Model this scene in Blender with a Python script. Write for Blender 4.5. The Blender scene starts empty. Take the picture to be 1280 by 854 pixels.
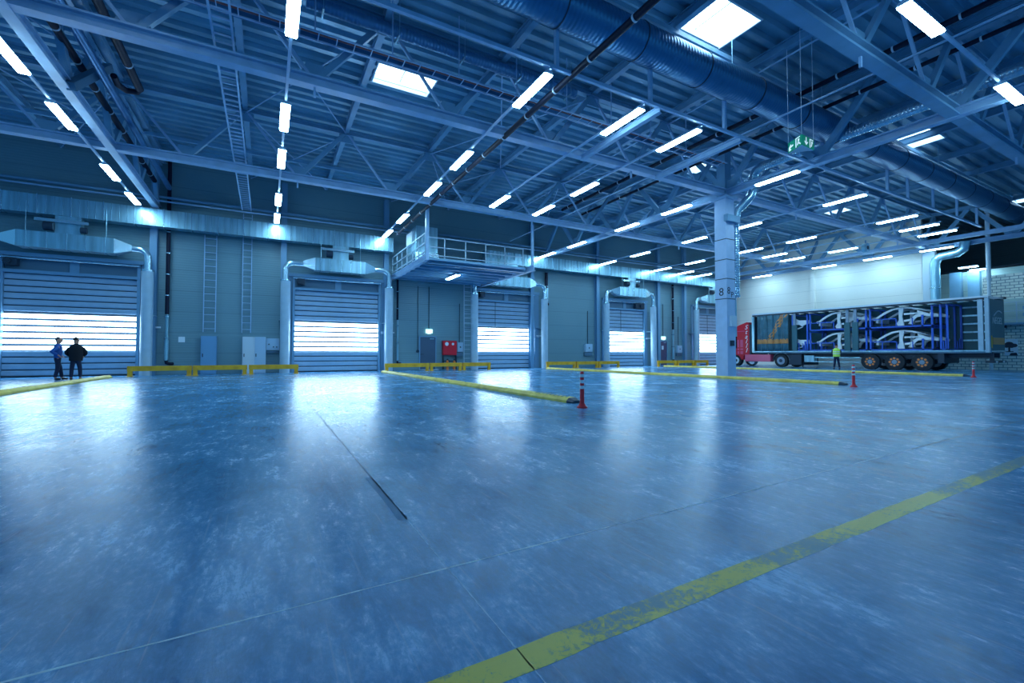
import bpy, math, random
from mathutils import Vector, Matrix
random.seed(7)
SC = bpy.context.scene
COL = SC.collection
PI = math.pi
# ------------------------------------------------------------------ camera (measured from the vanishing points)
FPX = 557.0
YAW = math.atan(307.0 / math.hypot(FPX, 15))
PITCH = math.atan(15 / FPX)
H = 1.1
Fv = Vector((math.sin(YAW)*math.cos(PITCH), math.cos(YAW)*math.cos(PITCH), math.sin(PITCH)))
Rv = Vector((math.cos(YAW), -math.sin(YAW), 0))
Uv = Rv.cross(Fv)
Cv = Vector((0, 0, H))
def at(px, py, ax, val):
    """survey helper: where the sight line of a measured photo point meets the plane axis=val"""
    d = Fv + Rv*((px-640)/FPX) - Uv*((py-427)/FPX)
    return Cv + d*((val-Cv[ax])/d[ax])
cam = bpy.data.cameras.new('camera'); camo = bpy.data.objects.new('camera', cam); COL.objects.link(camo)
cam.lens = FPX/1280*36; cam.sensor_width = 36; cam.clip_end = 300; cam.clip_start = .05
camo.location = Cv; camo.rotation_euler = (PI/2+PITCH, 0, -YAW)
SC.camera = camo

# ------------------------------------------------------------------ materials
def newmat(name):
    m = bpy.data.materials.new(name); m.use_nodes = True
    return m, m.node_tree.nodes, m.node_tree.links, m.node_tree.nodes['Principled BSDF']
def mat(name, col, rough=.5, metal=0., spec=.5, noise=0., nscale=3., bump=0., bscale=20., stretch=None, emit=None, estr=0.):
    m, N, L, b = newmat(name)
    b.inputs['Base Color'].default_value = (*col, 1); b.inputs['Roughness'].default_value = rough
    b.inputs['Metallic'].default_value = metal; b.inputs['Specular IOR Level'].default_value = spec
    tc = N.new('ShaderNodeTexCoord')
    if noise:
        n = N.new('ShaderNodeTexNoise'); n.inputs['Scale'].default_value = nscale; n.inputs['Detail'].default_value = 5
        mp = N.new('ShaderNodeMapping'); L.new(tc.outputs['Object'], mp.inputs[0]); L.new(mp.outputs[0], n.inputs['Vector'])
        if stretch: mp.inputs['Scale'].default_value = stretch
        r = N.new('ShaderNodeValToRGB'); L.new(n.outputs[0], r.inputs[0])
        r.color_ramp.elements[0].position = .3; r.color_ramp.elements[1].position = .7
        r.color_ramp.elements[0].color = (*[c*(1-noise) for c in col], 1)
        r.color_ramp.elements[1].color = (*[min(1, c*(1+noise)) for c in col], 1)
        L.new(r.outputs[0], b.inputs['Base Color'])
    if bump:
        n2 = N.new('ShaderNodeTexNoise'); n2.inputs['Scale'].default_value = bscale; L.new(tc.outputs['Object'], n2.inputs['Vector'])
        bp = N.new('ShaderNodeBump'); bp.inputs['Strength'].default_value = bump; L.new(n2.outputs[0], bp.inputs['Height'])
        L.new(bp.outputs[0], b.inputs['Normal'])
    if emit:
        b.inputs['Emission Color'].default_value = (*emit, 1); b.inputs['Emission Strength'].default_value = estr
    return m
M = {}
M['steel'] = mat('blue_grey_paint', (.19, .38, .56), .38, noise=.12, nscale=1.5)
M['steel_light'] = mat('light_blue_paint', (.36, .54, .76), .35, noise=.08)
M['column'] = mat('column_paint', (.46, .60, .82), .4, noise=.06)
M['deck'] = mat('deck_sheet', (.20, .39, .53), .36, metal=.25, noise=.25, nscale=.5)
M['duct'] = mat('duct_blue', (.06, .20, .40), .35, metal=.6, noise=.15)
M['galv'] = mat('galvanised', (.32, .56, .68), .30, metal=.75, noise=.25, nscale=1.2, stretch=(4, 4, .4))
M['galv_bright'] = mat('bright_galvanised', (.46, .66, .78), .22, metal=.8)
M['black'] = mat('black_pipe', (.006, .009, .03), .5, spec=.25)
M['dark'] = mat('dark_steel', (.02, .04, .07), .5)
M['rubber'] = mat('rubber', (.015, .02, .03), .75)
M['white'] = mat('white_paint', (.62, .72, .82), .4)
M['pipe'] = mat('pale_pipe', (.40, .55, .68), .35, noise=.06)
M['cabinet'] = mat('cabinet_paint', (.42, .60, .78), .4)
M['cabinet_blue'] = mat('cabinet_blue', (.16, .36, .60), .4)
M['yellow'] = mat('yellow_paint', (.95, .44, .02), .45, noise=.2)
M['guide'] = mat('guide_yellow', (.90, .62, .12), .5, noise=.25, nscale=4)
M['red'] = mat('red_paint', (.75, .010, .03), .3)
M['red_post'] = mat('red_plastic', (.95, .03, .04), .4)
M['reflective'] = mat('white_band', (.85, .85, .9), .4)
M['doorleaf'] = mat('door_leaf', (.07, .12, .20), .45)
M['doorleaf_purple'] = mat('door_leaf_plum', (.09, .08, .16), .45)
M['slat'] = mat('door_slat', (.34, .48, .64), .35, noise=.05)
M['frame'] = mat('door_frame_paint', (.17, .34, .52), .38)
M['header'] = mat('door_header', (.10, .20, .30), .5)
M['teal'] = mat('trailer_tarp', (.035, .13, .17), .5)
M['tarp_fold'] = mat('curtain_tarp', (.05, .15, .21), .42, noise=.3, nscale=2)
M['tarp_orange'] = mat('orange_tarp', (.66, .27, .09), .5)
M['rack_blue'] = mat('rack_blue', (.03, .13, .62), .4)
M['silver'] = mat('bare_body_steel', (.86, .90, .94), .35, metal=.1)
M['orange'] = mat('orange_hub', (.95, .26, .06), .5)
M['wheel'] = mat('wheel_steel', (.25, .32, .42), .4, metal=.5)
M['tank_pink'] = mat('red_side_skirt', (.85, .12, .24), .25)
M['glassdark'] = mat('dark_glass', (.01, .015, .03), .08)
M['skin'] = mat('skin', (.70, .30, .20), .55)
M['shirt_blue'] = mat('blue_shirt', (.03, .12, .42), .8)
M['navy'] = mat('navy_cloth', (.012, .02, .06), .85)
M['coat'] = mat('black_coat', (.006, .007, .014), .85)
M['hivis'] = mat('hi_vis', (.62, .90, .12), .6)
M['hair'] = mat('grey_hair', (.06, .06, .08), .8)
M['darkhair'] = mat('dark_hair', (.012, .010, .012), .8)
M['shoe'] = mat('black_leather', (.008, .008, .01), .4)
M['green'] = mat('green_sign', (.0, .22, .13), .4, emit=(.0, .30, .18), estr=.25)
M['sign_white'] = mat('white_sign', (.8, .9, .95), .4, emit=(.8, .95, 1), estr=.5)
M['sign_glow'] = mat('lit_sign', (.5, .9, .85), .4, emit=(.55, 1, .9), estr=1.6)
M['copper'] = mat('red_brown_cable', (.28, .10, .10), .6)
M['paper'] = mat('paper', (.75, .85, .95), .7)
M['ink'] = mat('ink', (.02, .03, .06), .6)
M['grey_text'] = mat('grey_lettering', (.60, .66, .70), .6)
M['concrete_sill'] = mat('pale_sill', (.5, .6, .7), .6)
M['lamp'] = mat('lamp_tube', (.9, .95, 1), .5, emit=(.43, .78, 1.0), estr=42)
M['skylight'] = mat('skylight_pane', (.9, .95, 1), .5, emit=(.58, .84, 1.0), estr=6)
M['daywin'] = mat('daylit_slat', (.8, .9, 1), .4, emit=(.52, .80, 1.0), estr=9.5)

def mat_tarp():
    m, N, L, b = newmat('white_roof_tarp')
    b.inputs['Base Color'].default_value = (.75, .82, .88, 1); b.inputs['Roughness'].default_value = .5
    t_ = N.new('ShaderNodeBsdfTranslucent'); t_.inputs['Color'].default_value = (.8, .88, .95, 1)
    mx = N.new('ShaderNodeMixShader'); mx.inputs[0].default_value = .5
    L.new(b.outputs[0], mx.inputs[1]); L.new(t_.outputs[0], mx.inputs[2]); L.new(mx.outputs[0], N['Material Output'].inputs['Surface'])
    return m
M['tarp_white'] = mat_tarp()
def mat_floor():
    m, N, L, b = newmat('polished_concrete')
    tc = N.new('ShaderNodeTexCoord')
    def noise(scale, detail=6, rough=.6, sc=(1, 1, 1), rot=0, dist=0):
        mp = N.new('ShaderNodeMapping'); mp.inputs['Scale'].default_value = sc; mp.inputs['Rotation'].default_value = (0, 0, rot)
        L.new(tc.outputs['Object'], mp.inputs[0])
        n = N.new('ShaderNodeTexNoise'); n.inputs['Scale'].default_value = scale; n.inputs['Detail'].default_value = detail
        n.inputs['Roughness'].default_value = rough; n.inputs['Distortion'].default_value = dist
        L.new(mp.outputs[0], n.inputs['Vector']); return n.outputs[0]
    def ramp(src, a, c, va=0., vc=1.):
        r = N.new('ShaderNodeMapRange'); r.inputs['From Min'].default_value = a; r.inputs['From Max'].default_value = c
        r.inputs['To Min'].default_value = va; r.inputs['To Max'].default_value = vc
        L.new(src, r.inputs['Value']); return r.outputs[0]
    def math_(op, a, c):
        n = N.new('ShaderNodeMath'); n.operation = op
        for i, v in enumerate((a, c)):
            if isinstance(v, (int, float)): n.inputs[i].default_value = v
            else: L.new(v, n.inputs[i])
        return n.outputs[0]
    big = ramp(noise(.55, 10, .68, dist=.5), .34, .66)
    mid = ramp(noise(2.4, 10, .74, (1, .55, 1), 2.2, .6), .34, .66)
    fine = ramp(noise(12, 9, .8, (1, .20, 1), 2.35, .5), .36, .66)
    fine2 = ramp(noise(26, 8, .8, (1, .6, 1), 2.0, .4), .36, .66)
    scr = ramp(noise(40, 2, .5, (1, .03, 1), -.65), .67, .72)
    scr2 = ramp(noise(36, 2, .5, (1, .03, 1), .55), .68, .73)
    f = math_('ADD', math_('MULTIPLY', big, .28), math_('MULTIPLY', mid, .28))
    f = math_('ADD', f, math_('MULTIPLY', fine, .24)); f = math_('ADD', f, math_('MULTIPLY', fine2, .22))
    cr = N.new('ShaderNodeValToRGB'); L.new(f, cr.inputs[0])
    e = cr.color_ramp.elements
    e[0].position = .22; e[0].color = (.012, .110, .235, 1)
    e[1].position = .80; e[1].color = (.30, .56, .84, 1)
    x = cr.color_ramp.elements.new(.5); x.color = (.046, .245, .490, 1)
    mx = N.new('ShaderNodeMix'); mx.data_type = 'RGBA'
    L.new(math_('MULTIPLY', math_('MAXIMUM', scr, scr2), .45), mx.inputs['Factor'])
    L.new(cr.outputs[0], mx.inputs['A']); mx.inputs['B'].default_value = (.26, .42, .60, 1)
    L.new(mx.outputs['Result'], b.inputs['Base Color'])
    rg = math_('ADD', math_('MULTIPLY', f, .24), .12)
    L.new(rg, b.inputs['Roughness'])
    b.inputs['Specular IOR Level'].default_value = .36
    bp = N.new('ShaderNodeBump'); bp.inputs['Strength'].default_value = .12; bp.inputs['Distance'].default_value = .015
    L.new(math_('ADD', noise(4, 8, .72, dist=.3), math_('MULTIPLY', fine, .5)), bp.inputs['Height']); L.new(bp.outputs[0], b.inputs['Normal'])
    return m
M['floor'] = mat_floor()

def mat_paintline():
    m, N, L, b = newmat('worn_yellow_line')
    tc = N.new('ShaderNodeTexCoord')
    n = N.new('ShaderNodeTexNoise'); n.inputs['Scale'].default_value = 22; n.inputs['Detail'].default_value = 9; n.inputs['Roughness'].default_value = .85; n.inputs['Distortion'].default_value = .5
    n2 = N.new('ShaderNodeTexNoise'); n2.inputs['Scale'].default_value = 1.6; n2.inputs['Detail'].default_value = 3
    L.new(tc.outputs['Object'], n.inputs['Vector']); L.new(tc.outputs['Object'], n2.inputs['Vector'])
    ad = N.new('ShaderNodeMath'); ad.operation = 'ADD'; L.new(n.outputs[0], ad.inputs[0]); hv = N.new('ShaderNodeMath'); hv.operation = 'MULTIPLY'; hv.inputs[1].default_value = .9; L.new(n2.outputs[0], hv.inputs[0]); L.new(hv.outputs[0], ad.inputs[1])
    r = N.new('ShaderNodeValToRGB'); L.new(ad.outputs[0], r.inputs[0])
    e = r.color_ramp.elements
    e[0].position = .86; e[0].color = (.08, .20, .26, 1); e[1].position = .97; e[1].color = (.74, .54, .05, 1)
    x = e.new(.915); x.color = (.34, .32, .09, 1)
    L.new(r.outputs[0], b.inputs['Base Color']); b.inputs['Roughness'].default_value = .36
    return m
M['line'] = mat_paintline()

def mat_panel(name, c1, c2, rough=.42):
    """sandwich wall panels: fine horizontal micro-ribs, a joint every 1.1 m"""
    m, N, L, b = newmat(name)
    tc = N.new('ShaderNodeTexCoord'); sp = N.new('ShaderNodeSeparateXYZ'); L.new(tc.outputs['Object'], sp.inputs[0])
    def mm(op, a, v):
        n = N.new('ShaderNodeMath'); n.operation = op; L.new(a, n.inputs[0])
        if isinstance(v, float): n.inputs[1].default_value = v
        else: L.new(v, n.inputs[1])
        return n.outputs[0]
    rib = mm('PINGPONG', mm('MULTIPLY', sp.outputs['Z'], 8.0), .5)
    jf = mm('FRACT', mm('MULTIPLY', sp.outputs['Z'], .9091), 0.)
    joint = mm('LESS_THAN', jf, .022)
    n = N.new('ShaderNodeTexNoise'); n.inputs['Scale'].default_value = .35; L.new(tc.outputs['Object'], n.inputs['Vector'])
    mx = N.new('ShaderNodeMix'); mx.data_type = 'RGBA'; L.new(n.outputs[0], mx.inputs['Factor'])
    mx.inputs['A'].default_value = (*c1, 1); mx.inputs['B'].default_value = (*c2, 1)
    m2 = N.new('ShaderNodeMix'); m2.data_type = 'RGBA'; L.new(mm('MULTIPLY', joint, .45), m2.inputs['Factor'])
    L.new(mx.outputs['Result'], m2.inputs['A']); m2.inputs['B'].default_value = (*[c*.4 for c in c1], 1)
    L.new(m2.outputs['Result'], b.inputs['Base Color'])
    bp = N.new('ShaderNodeBump'); bp.inputs['Strength'].default_value = .35; bp.inputs['Distance'].default_value = .03
    L.new(rib, bp.inputs['Height']); L.new(bp.outputs[0], b.inputs['Normal']); b.inputs['Roughness'].default_value = rough
    return m
M['panel'] = mat_panel('dock_wall_panel', (.15, .28, .34), (.19, .33, .39))
M['panel_end'] = mat_panel('end_wall_panel', (.90, .86, .80), (.93, .90, .84), .5)
M['panel_rec'] = mat_panel('recess_wall_panel', (.38, .52, .52), (.46, .58, .56), .5)
def mat_brick():
    m, N, L, b = newmat('white_block')
    tc = N.new('ShaderNodeTexCoord'); sp = N.new('ShaderNodeSeparateXYZ'); cb = N.new('ShaderNodeCombineXYZ')
    L.new(tc.outputs['Object'], sp.inputs[0]); L.new(sp.outputs['Y'], cb.inputs['X']); L.new(sp.outputs['Z'], cb.inputs['Y'])
    br = N.new('ShaderNodeTexBrick'); L.new(cb.outputs[0], br.inputs['Vector'])
    br.inputs['Scale'].default_value = 1; br.inputs['Brick Width'].default_value = .4; br.inputs['Row Height'].default_value = .19
    br.inputs['Mortar Size'].default_value = .018; br.inputs['Color1'].default_value = (.88, .86, .78, 1); br.inputs['Color2'].default_value = (.93, .92, .84, 1)
    br.inputs['Mortar'].default_value = (.16, .24, .28, 1)
    L.new(br.outputs['Color'], b.inputs['Base Color']); b.inputs['Roughness'].default_value = .7
    return m
M['brick'] = mat_brick()
def mat_duct_rib(name, col, axis, freq, strength, metal, rough):
    """spiral-seamed round duct: fine lock seams across the run"""
    m, N, L, b = newmat(name)
    tc = N.new('ShaderNodeTexCoord'); sp = N.new('ShaderNodeSeparateXYZ'); L.new(tc.outputs['Object'], sp.inputs[0])
    a = N.new('ShaderNodeMath'); a.operation = 'MULTIPLY'; L.new(sp.outputs[axis], a.inputs[0]); a.inputs[1].default_value = freq
    p = N.new('ShaderNodeMath'); p.operation = 'PINGPONG'; L.new(a.outputs[0], p.inputs[0]); p.inputs[1].default_value = .5
    bp = N.new('ShaderNodeBump'); bp.inputs['Strength'].default_value = strength; bp.inputs['Distance'].default_value = .03
    L.new(p.outputs[0], bp.inputs['Height']); L.new(bp.outputs[0], b.inputs['Normal'])
    b.inputs['Base Color'].default_value = (*col, 1); b.inputs['Metallic'].default_value = metal; b.inputs['Roughness'].default_value = rough
    return m
M['bigduct'] = mat_duct_rib('round_duct_blue', (.06, .22, .40), 'X', 8, .6, .6, .30)
M['spiral'] = mat_duct_rib('spiral_duct_silver', (.50, .68, .80), 'Y', 9, .9, .75, .26)
M['spiral_z'] = mat_duct_rib('spiral_duct_drop', (.45, .64, .78), 'Z', 9, .7, .9, .24)
M['oval'] = mat_duct_rib('flex_duct_blue', (.10, .26, .46), 'X', 10, .8, .6, .35)

# ------------------------------------------------------------------ mesh builder
WL = {}
class MB:
    def __init__(s): s.v = []; s.f = []
    def box(s, x0, x1, y0, y1, z0, z1):
        if x0 > x1: x0, x1 = x1, x0
        if y0 > y1: y0, y1 = y1, y0
        if z0 > z1: z0, z1 = z1, z0
        n = len(s.v)
        s.v += [(x0,y0,z0),(x1,y0,z0),(x1,y1,z0),(x0,y1,z0),(x0,y0,z1),(x1,y0,z1),(x1,y1,z1),(x0,y1,z1)]
        s.f += [(n,n+3,n+2,n+1),(n+4,n+5,n+6,n+7),(n,n+1,n+5,n+4),(n+1,n+2,n+6,n+5),(n+2,n+3,n+7,n+6),(n+3,n,n+4,n+7)]
        return s
    def profile(s, p0, p1, pts, up=(0,0,1), caps=True):
        """sweep a 2-D outline (side, up) from p0 to p1"""
        p0 = Vector(p0); p1 = Vector(p1); d = (p1-p0).normalized(); up = Vector(up)
        if abs(d.dot(up)) > .98: up = Vector((0,1,0))
        r = d.cross(up).normalized(); u = r.cross(d)
        n = len(s.v); k = len(pts)
        for p in (p0, p1):
            for a, b in pts: s.v.append(tuple(p + r*a + u*b))
        for i in range(k):
            j = (i+1) % k
            s.f.append((n+i, n+j, n+k+j, n+k+i))
        if caps:
            s.f.append(tuple(n+i for i in reversed(range(k)))); s.f.append(tuple(n+k+i for i in range(k)))
        return s
    def bar(s, p0, p1, w, h, up=(0,0,1)):
        return s.profile(p0, p1, [(-w/2,-h/2),(w/2,-h/2),(w/2,h/2),(-w/2,h/2)], up)
    def ibeam(s, p0, p1, w, h, t=.03, up=(0,0,1)):
        a, b = w/2, h/2; c = t/2+.01
        return s.profile(p0, p1, [(-a,-b),(a,-b),(a,-b+t),(c,-b+t),(c,b-t),(a,b-t),(a,b),(-a,b),(-a,b-t),(-c,b-t),(-c,-b+t),(-a,-b+t)], up)
    def cyl(s, p0, p1, r, n=14, r2=None, caps=True):
        p0 = Vector(p0); p1 = Vector(p1); d = (p1-p0).normalized()
        up = Vector((0,0,1)) if abs(d.z) < .9 else Vector((0,1,0))
        a = d.cross(up).normalized(); u = a.cross(d); r2 = r if r2 is None else r2; k = len(s.v)
        for p, rr in ((p0, r), (p1, r2)):
            for i in range(n):
                t = 2*PI*i/n; s.v.append(tuple(p + a*math.cos(t)*rr + u*math.sin(t)*rr))
        for i in range(n):
            j = (i+1) % n; s.f.append((k+i, k+j, k+n+j, k+n+i))
        if caps: s.f.append(tuple(k+i for i in reversed(range(n)))); s.f.append(tuple(k+n+i for i in range(n)))
        return s
    def tube(s, pts, r, n=12):
        pts = [Vector(p) for p in pts]; k = len(s.v); m = len(pts)
        ref = None
        for i, p in enumerate(pts):
            d = (pts[min(i+1,m-1)] - pts[max(i-1,0)]).normalized()
            if ref is None:
                ref = Vector((0,0,1)) if abs(d.z) < .9 else Vector((0,1,0))
            a = d.cross(ref).normalized(); u = a.cross(d); ref = u
            for q in range(n):
                t = 2*PI*q/n; s.v.append(tuple(p + a*math.cos(t)*r + u*math.sin(t)*r))
        for i in range(m-1):
            for q in range(n):
                j = (q+1) % n
                s.f.append((k+i*n+q, k+i*n+j, k+(i+1)*n+j, k+(i+1)*n+q))
        s.f.append(tuple(k+q for q in reversed(range(n)))); s.f.append(tuple(k+(m-1)*n+q for q in range(n)))
        return s
    def prism(s, poly, ax, a0, a1):
        """extrude an outline given in the two other axes along axis ax"""
        n = len(s.v); k = len(poly)
        for a in (a0, a1):
            for p, q in poly:
                s.v.append({0:(a,p,q),1:(p,a,q),2:(p,q,a)}[ax])
        for i in range(k):
            j = (i+1) % k; s.f.append((n+i, n+j, n+k+j, n+k+i))
        s.f.append(tuple(n+i for i in reversed(range(k)))); s.f.append(tuple(n+k+i for i in range(k)))
        return s
    def loft(s, rings):
        n = len(s.v); k = len(rings[0])
        for r in rings: s.v += [tuple(p) for p in r]
        for i in range(len(rings)-1):
            for q in range(k):
                j = (q+1) % k; s.f.append((n+i*k+q, n+i*k+j, n+(i+1)*k+j, n+(i+1)*k+q))
        s.f.append(tuple(n+q for q in reversed(range(k)))); s.f.append(tuple(n+(len(rings)-1)*k+q for q in range(k)))
        return s
    def build(s, name, m, parent=None, origin=None, smooth=False, bevel=0):
        o0 = WL[parent.name] if parent is not None else Vector(origin if origin is not None else (0,0,0))
        me = bpy.data.meshes.new(name)
        me.from_pydata([(x-o0.x, y-o0.y, z-o0.z) for x, y, z in s.v], [], s.f)
        if isinstance(m, str): m = M[m]
        me.materials.append(m)
        import bmesh
        bm = bmesh.new(); bm.from_mesh(me); bmesh.ops.recalc_face_normals(bm, faces=bm.faces)
        if bevel: bmesh.ops.bevel(bm, geom=list(bm.edges), offset=bevel, segments=2, affect='EDGES', clamp_overlap=True)
        bm.to_mesh(me); bm.free()
        if smooth: me.shade_smooth() if hasattr(me, 'shade_smooth') else None
        o = bpy.data.objects.new(name, me); COL.objects.link(o)
        if smooth:
            try: me.set_sharp_from_angle(angle=math.radians(40))
            except Exception: pass
        if parent is not None: o.parent = parent
        else: o.location = o0
        WL[o.name] = o0
        return o
def tag(o, label, cat, group=None):
    o['label'] = label; o['category'] = cat
    if group: o['group'] = group
    return o
def thing(name, loc, label, cat, group=None):
    o = bpy.data.objects.new(name, None); COL.objects.link(o); o.location = loc; o.empty_display_size = .2
    WL[o.name] = Vector(loc)
    return tag(o, label, cat, group)
def struct(o): o['kind'] = 'structure'; return o
def copy_tree(o, parent=None):
    c = o.copy(); COL.objects.link(c); c.parent = parent
    WL[c.name] = WL[o.name]
    for ch in o.children: copy_tree(ch, c)
    return c
def copy_to(o, loc, label):
    c = copy_tree(o); c.location = loc; c['label'] = label; return c
ORD = ['first','second','third','fourth','fifth','sixth','seventh','eighth','ninth','tenth','eleventh','twelfth','thirteenth','fourteenth','fifteenth','sixteenth','seventeenth']

WY = 29.0      # dock wall
EX = 42.0      # end wall
ZD = 11.35     # underside of the roof deck
# ------------------------------------------------------------------ room shell
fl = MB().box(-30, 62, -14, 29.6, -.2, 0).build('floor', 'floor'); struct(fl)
# saw-cut joints and painted line in the floor
def flat(x0, x1, y0, y1, h=.002): return MB().box(x0, x1, y0, y1, -.001, h)
def rough_strip(p0, p1, w, h=.0008, seg=60, jit=.3):
    mb = MB(); p0 = Vector(p0); p1 = Vector(p1); d = (p1-p0); n = Vector((-d.y, d.x)).normalized()
    L_, R_ = [], []
    for i in range(seg+1):
        p = p0 + d*(i/seg)
        L_.append(p + n*(w/2)*(1+random.uniform(-jit, jit))); R_.append(p - n*(w/2)*(1+random.uniform(-jit, jit)))
    mb.prism([(p.x, p.y) for p in L_] + [(p.x, p.y) for p in reversed(R_)], 2, -.001, h)
    return mb
struct(rough_strip((-8, 2.01), (6.5, 2.30), .009, seg=90, jit=.6).build('trim_1', mat('chalky_joint', (.62, .78, .92), .6, noise=.4, nscale=12)))
struct(rough_strip((6.5, 2.30), (40, 3.05), .018, seg=90, jit=.4).build('trim_2', mat('dark_joint', (.012, .05, .10), .6)))
struct(rough_strip((.83, .9), (.83, 2.95), .006, seg=90, jit=.5).build('trim_3', mat('pale_joint', (.40, .58, .75), .6)))
struct(rough_strip((.83, 2.95), (.83, 28), .011, seg=90, jit=.5).build('trim_8', mat('grey_joint', (.03, .12, .24), .5)))
struct(rough_strip((.81, 2.95), (.81, 4.1), .055, seg=30, jit=.25).build('trim_4', mat('filled_joint', (.03, .17, .33), .45, spec=.25)))
struct(rough_strip((-.6, 1.39), (24, 1.76), .13, seg=200, jit=.07).build('trim_5', 'line'))
struct(rough_strip((5.9, 6.5), (1.2, 6.0), .02, seg=40, jit=.6).build('trim_6', mat('faint_line', (.12, .24, .30), .5)))

# dock wall with five drive-in openings and two service doors (rectangles round the openings)
DOORS = [(-10.57, -5.78), (1.42, 6.20), (13.12, 17.85), (24.95, 29.25), (35.90, 39.9)]
DH = 4.86
SD = [(8.97, 10.03, 2.2), (31.25, 32.2, 2.2)]
ops = sorted([(a, b, 5.62) for a, b in DOORS] + SD)
wb = MB(); x = -16.
for a, b, h in ops:
    wb.box(x, a, WY, WY+.25, 0, ZD+.3); wb.box(a, b, WY, WY+.25, h, ZD+.3); x = b
wb.box(x, EX+.3, WY, WY+.25, 0, ZD+.3)
struct(wb.build('wall_back', 'panel'))
YP = at(1152, 318, 0, EX).y          # where the pale end wall stops
struct(MB().box(EX, EX+.25, YP, WY, 0, ZD+.3).build('wall_right', 'panel_end'))
YB = at(1228, 345, 0, EX).y
zb = at(1228, 346, 0, EX).z
struct(MB().box(EX+.0, EX+.25, -2, YB, 0, zb).box(EX, EX+.25, YB, YP-.6, 0, 2.6).build('wall_right_block', 'brick'))
struct(MB().box(EX+1.6, EX+1.8, YB-1.6, YP+.6, 2.4, 6.9).box(EX+.25, EX+1.8, YB-1.6, YP, 2.3, 2.4).build('wall_recess', 'panel_rec'))
struct(MB().box(58, 58.3, -2, WY, 0, ZD+.3).build('wall_far_right', 'panel'))
struct(MB().box(EX+.3, 58, 1.0, 1.2, 0, ZD+.3).box(EX+.3,58,WY,WY+.25,0,ZD+.3).build('light_blocker_right', 'dark'))  # out of view; front side added to keep world light out of the hall

# corrugated roof deck, ribs along x, with rooflight openings
SKY = [(11.0, 13.15, 8.05, 9.55), (3.35, 5.45, 15.75, 16.95), (26.2, 28.0, 8.35, 9.85), (19.1, 21.2, 15.8, 17.1), (34.2, 36.3, 15.9, 17.2), (42.6, 44.6, 8.3, 9.8), (-4.6,-2.6, 8.1, 9.5)]
per = .50; X0, X1 = -18., 60.
dk = MB(); y = -3.0
prof = [(0, 0), (.20, 0), (.26, .13), (.44, .13), (.50, 0)]
while y < WY+.2:
    for i in range(4):
        ya, za = y+prof[i][0], ZD+prof[i][1]; yb, zb2 = y+prof[i+1][0], ZD+prof[i+1][1]
        cuts = [X0]
        for sx0, sx1, sy0, sy1 in sorted(SKY):
            if (ya+yb)/2 > sy0 and (ya+yb)/2 < sy1: cuts += [sx0, sx1]
        cuts.append(X1)
        for q in range(0, len(cuts), 2):
            n = len(dk.v)
            dk.v += [(cuts[q], ya, za), (cuts[q+1], ya, za), (cuts[q+1], yb, zb2), (cuts[q], yb, zb2)]
            dk.f.append((n, n+1, n+2, n+3))
    y += per
dko = dk.build('ceiling', 'deck'); struct(dko)
for i, (a, b, c, d) in enumerate(SKY):
    s = MB(); t = .05
    for bx in ((a-t,a,c-t,d+t),(b,b+t,c-t,d+t),(a,b,c-t,c),(a,b,d,d+t)): s.box(bx[0],bx[1],bx[2],bx[3],ZD-.04,ZD+.42)
    fo = struct(s.build('window_%d' % (i+1), 'white', origin=((a+b)/2, (c+d)/2, ZD)))
    pg = MB().box(a, b, c, d, ZD+.34, ZD+.37).build('pane', 'skylight', fo)
    MB().box((a+b)/2-.02, (a+b)/2+.02, c, d, ZD+.28, ZD+.33).build('glazing_bar', 'white', fo)

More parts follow.
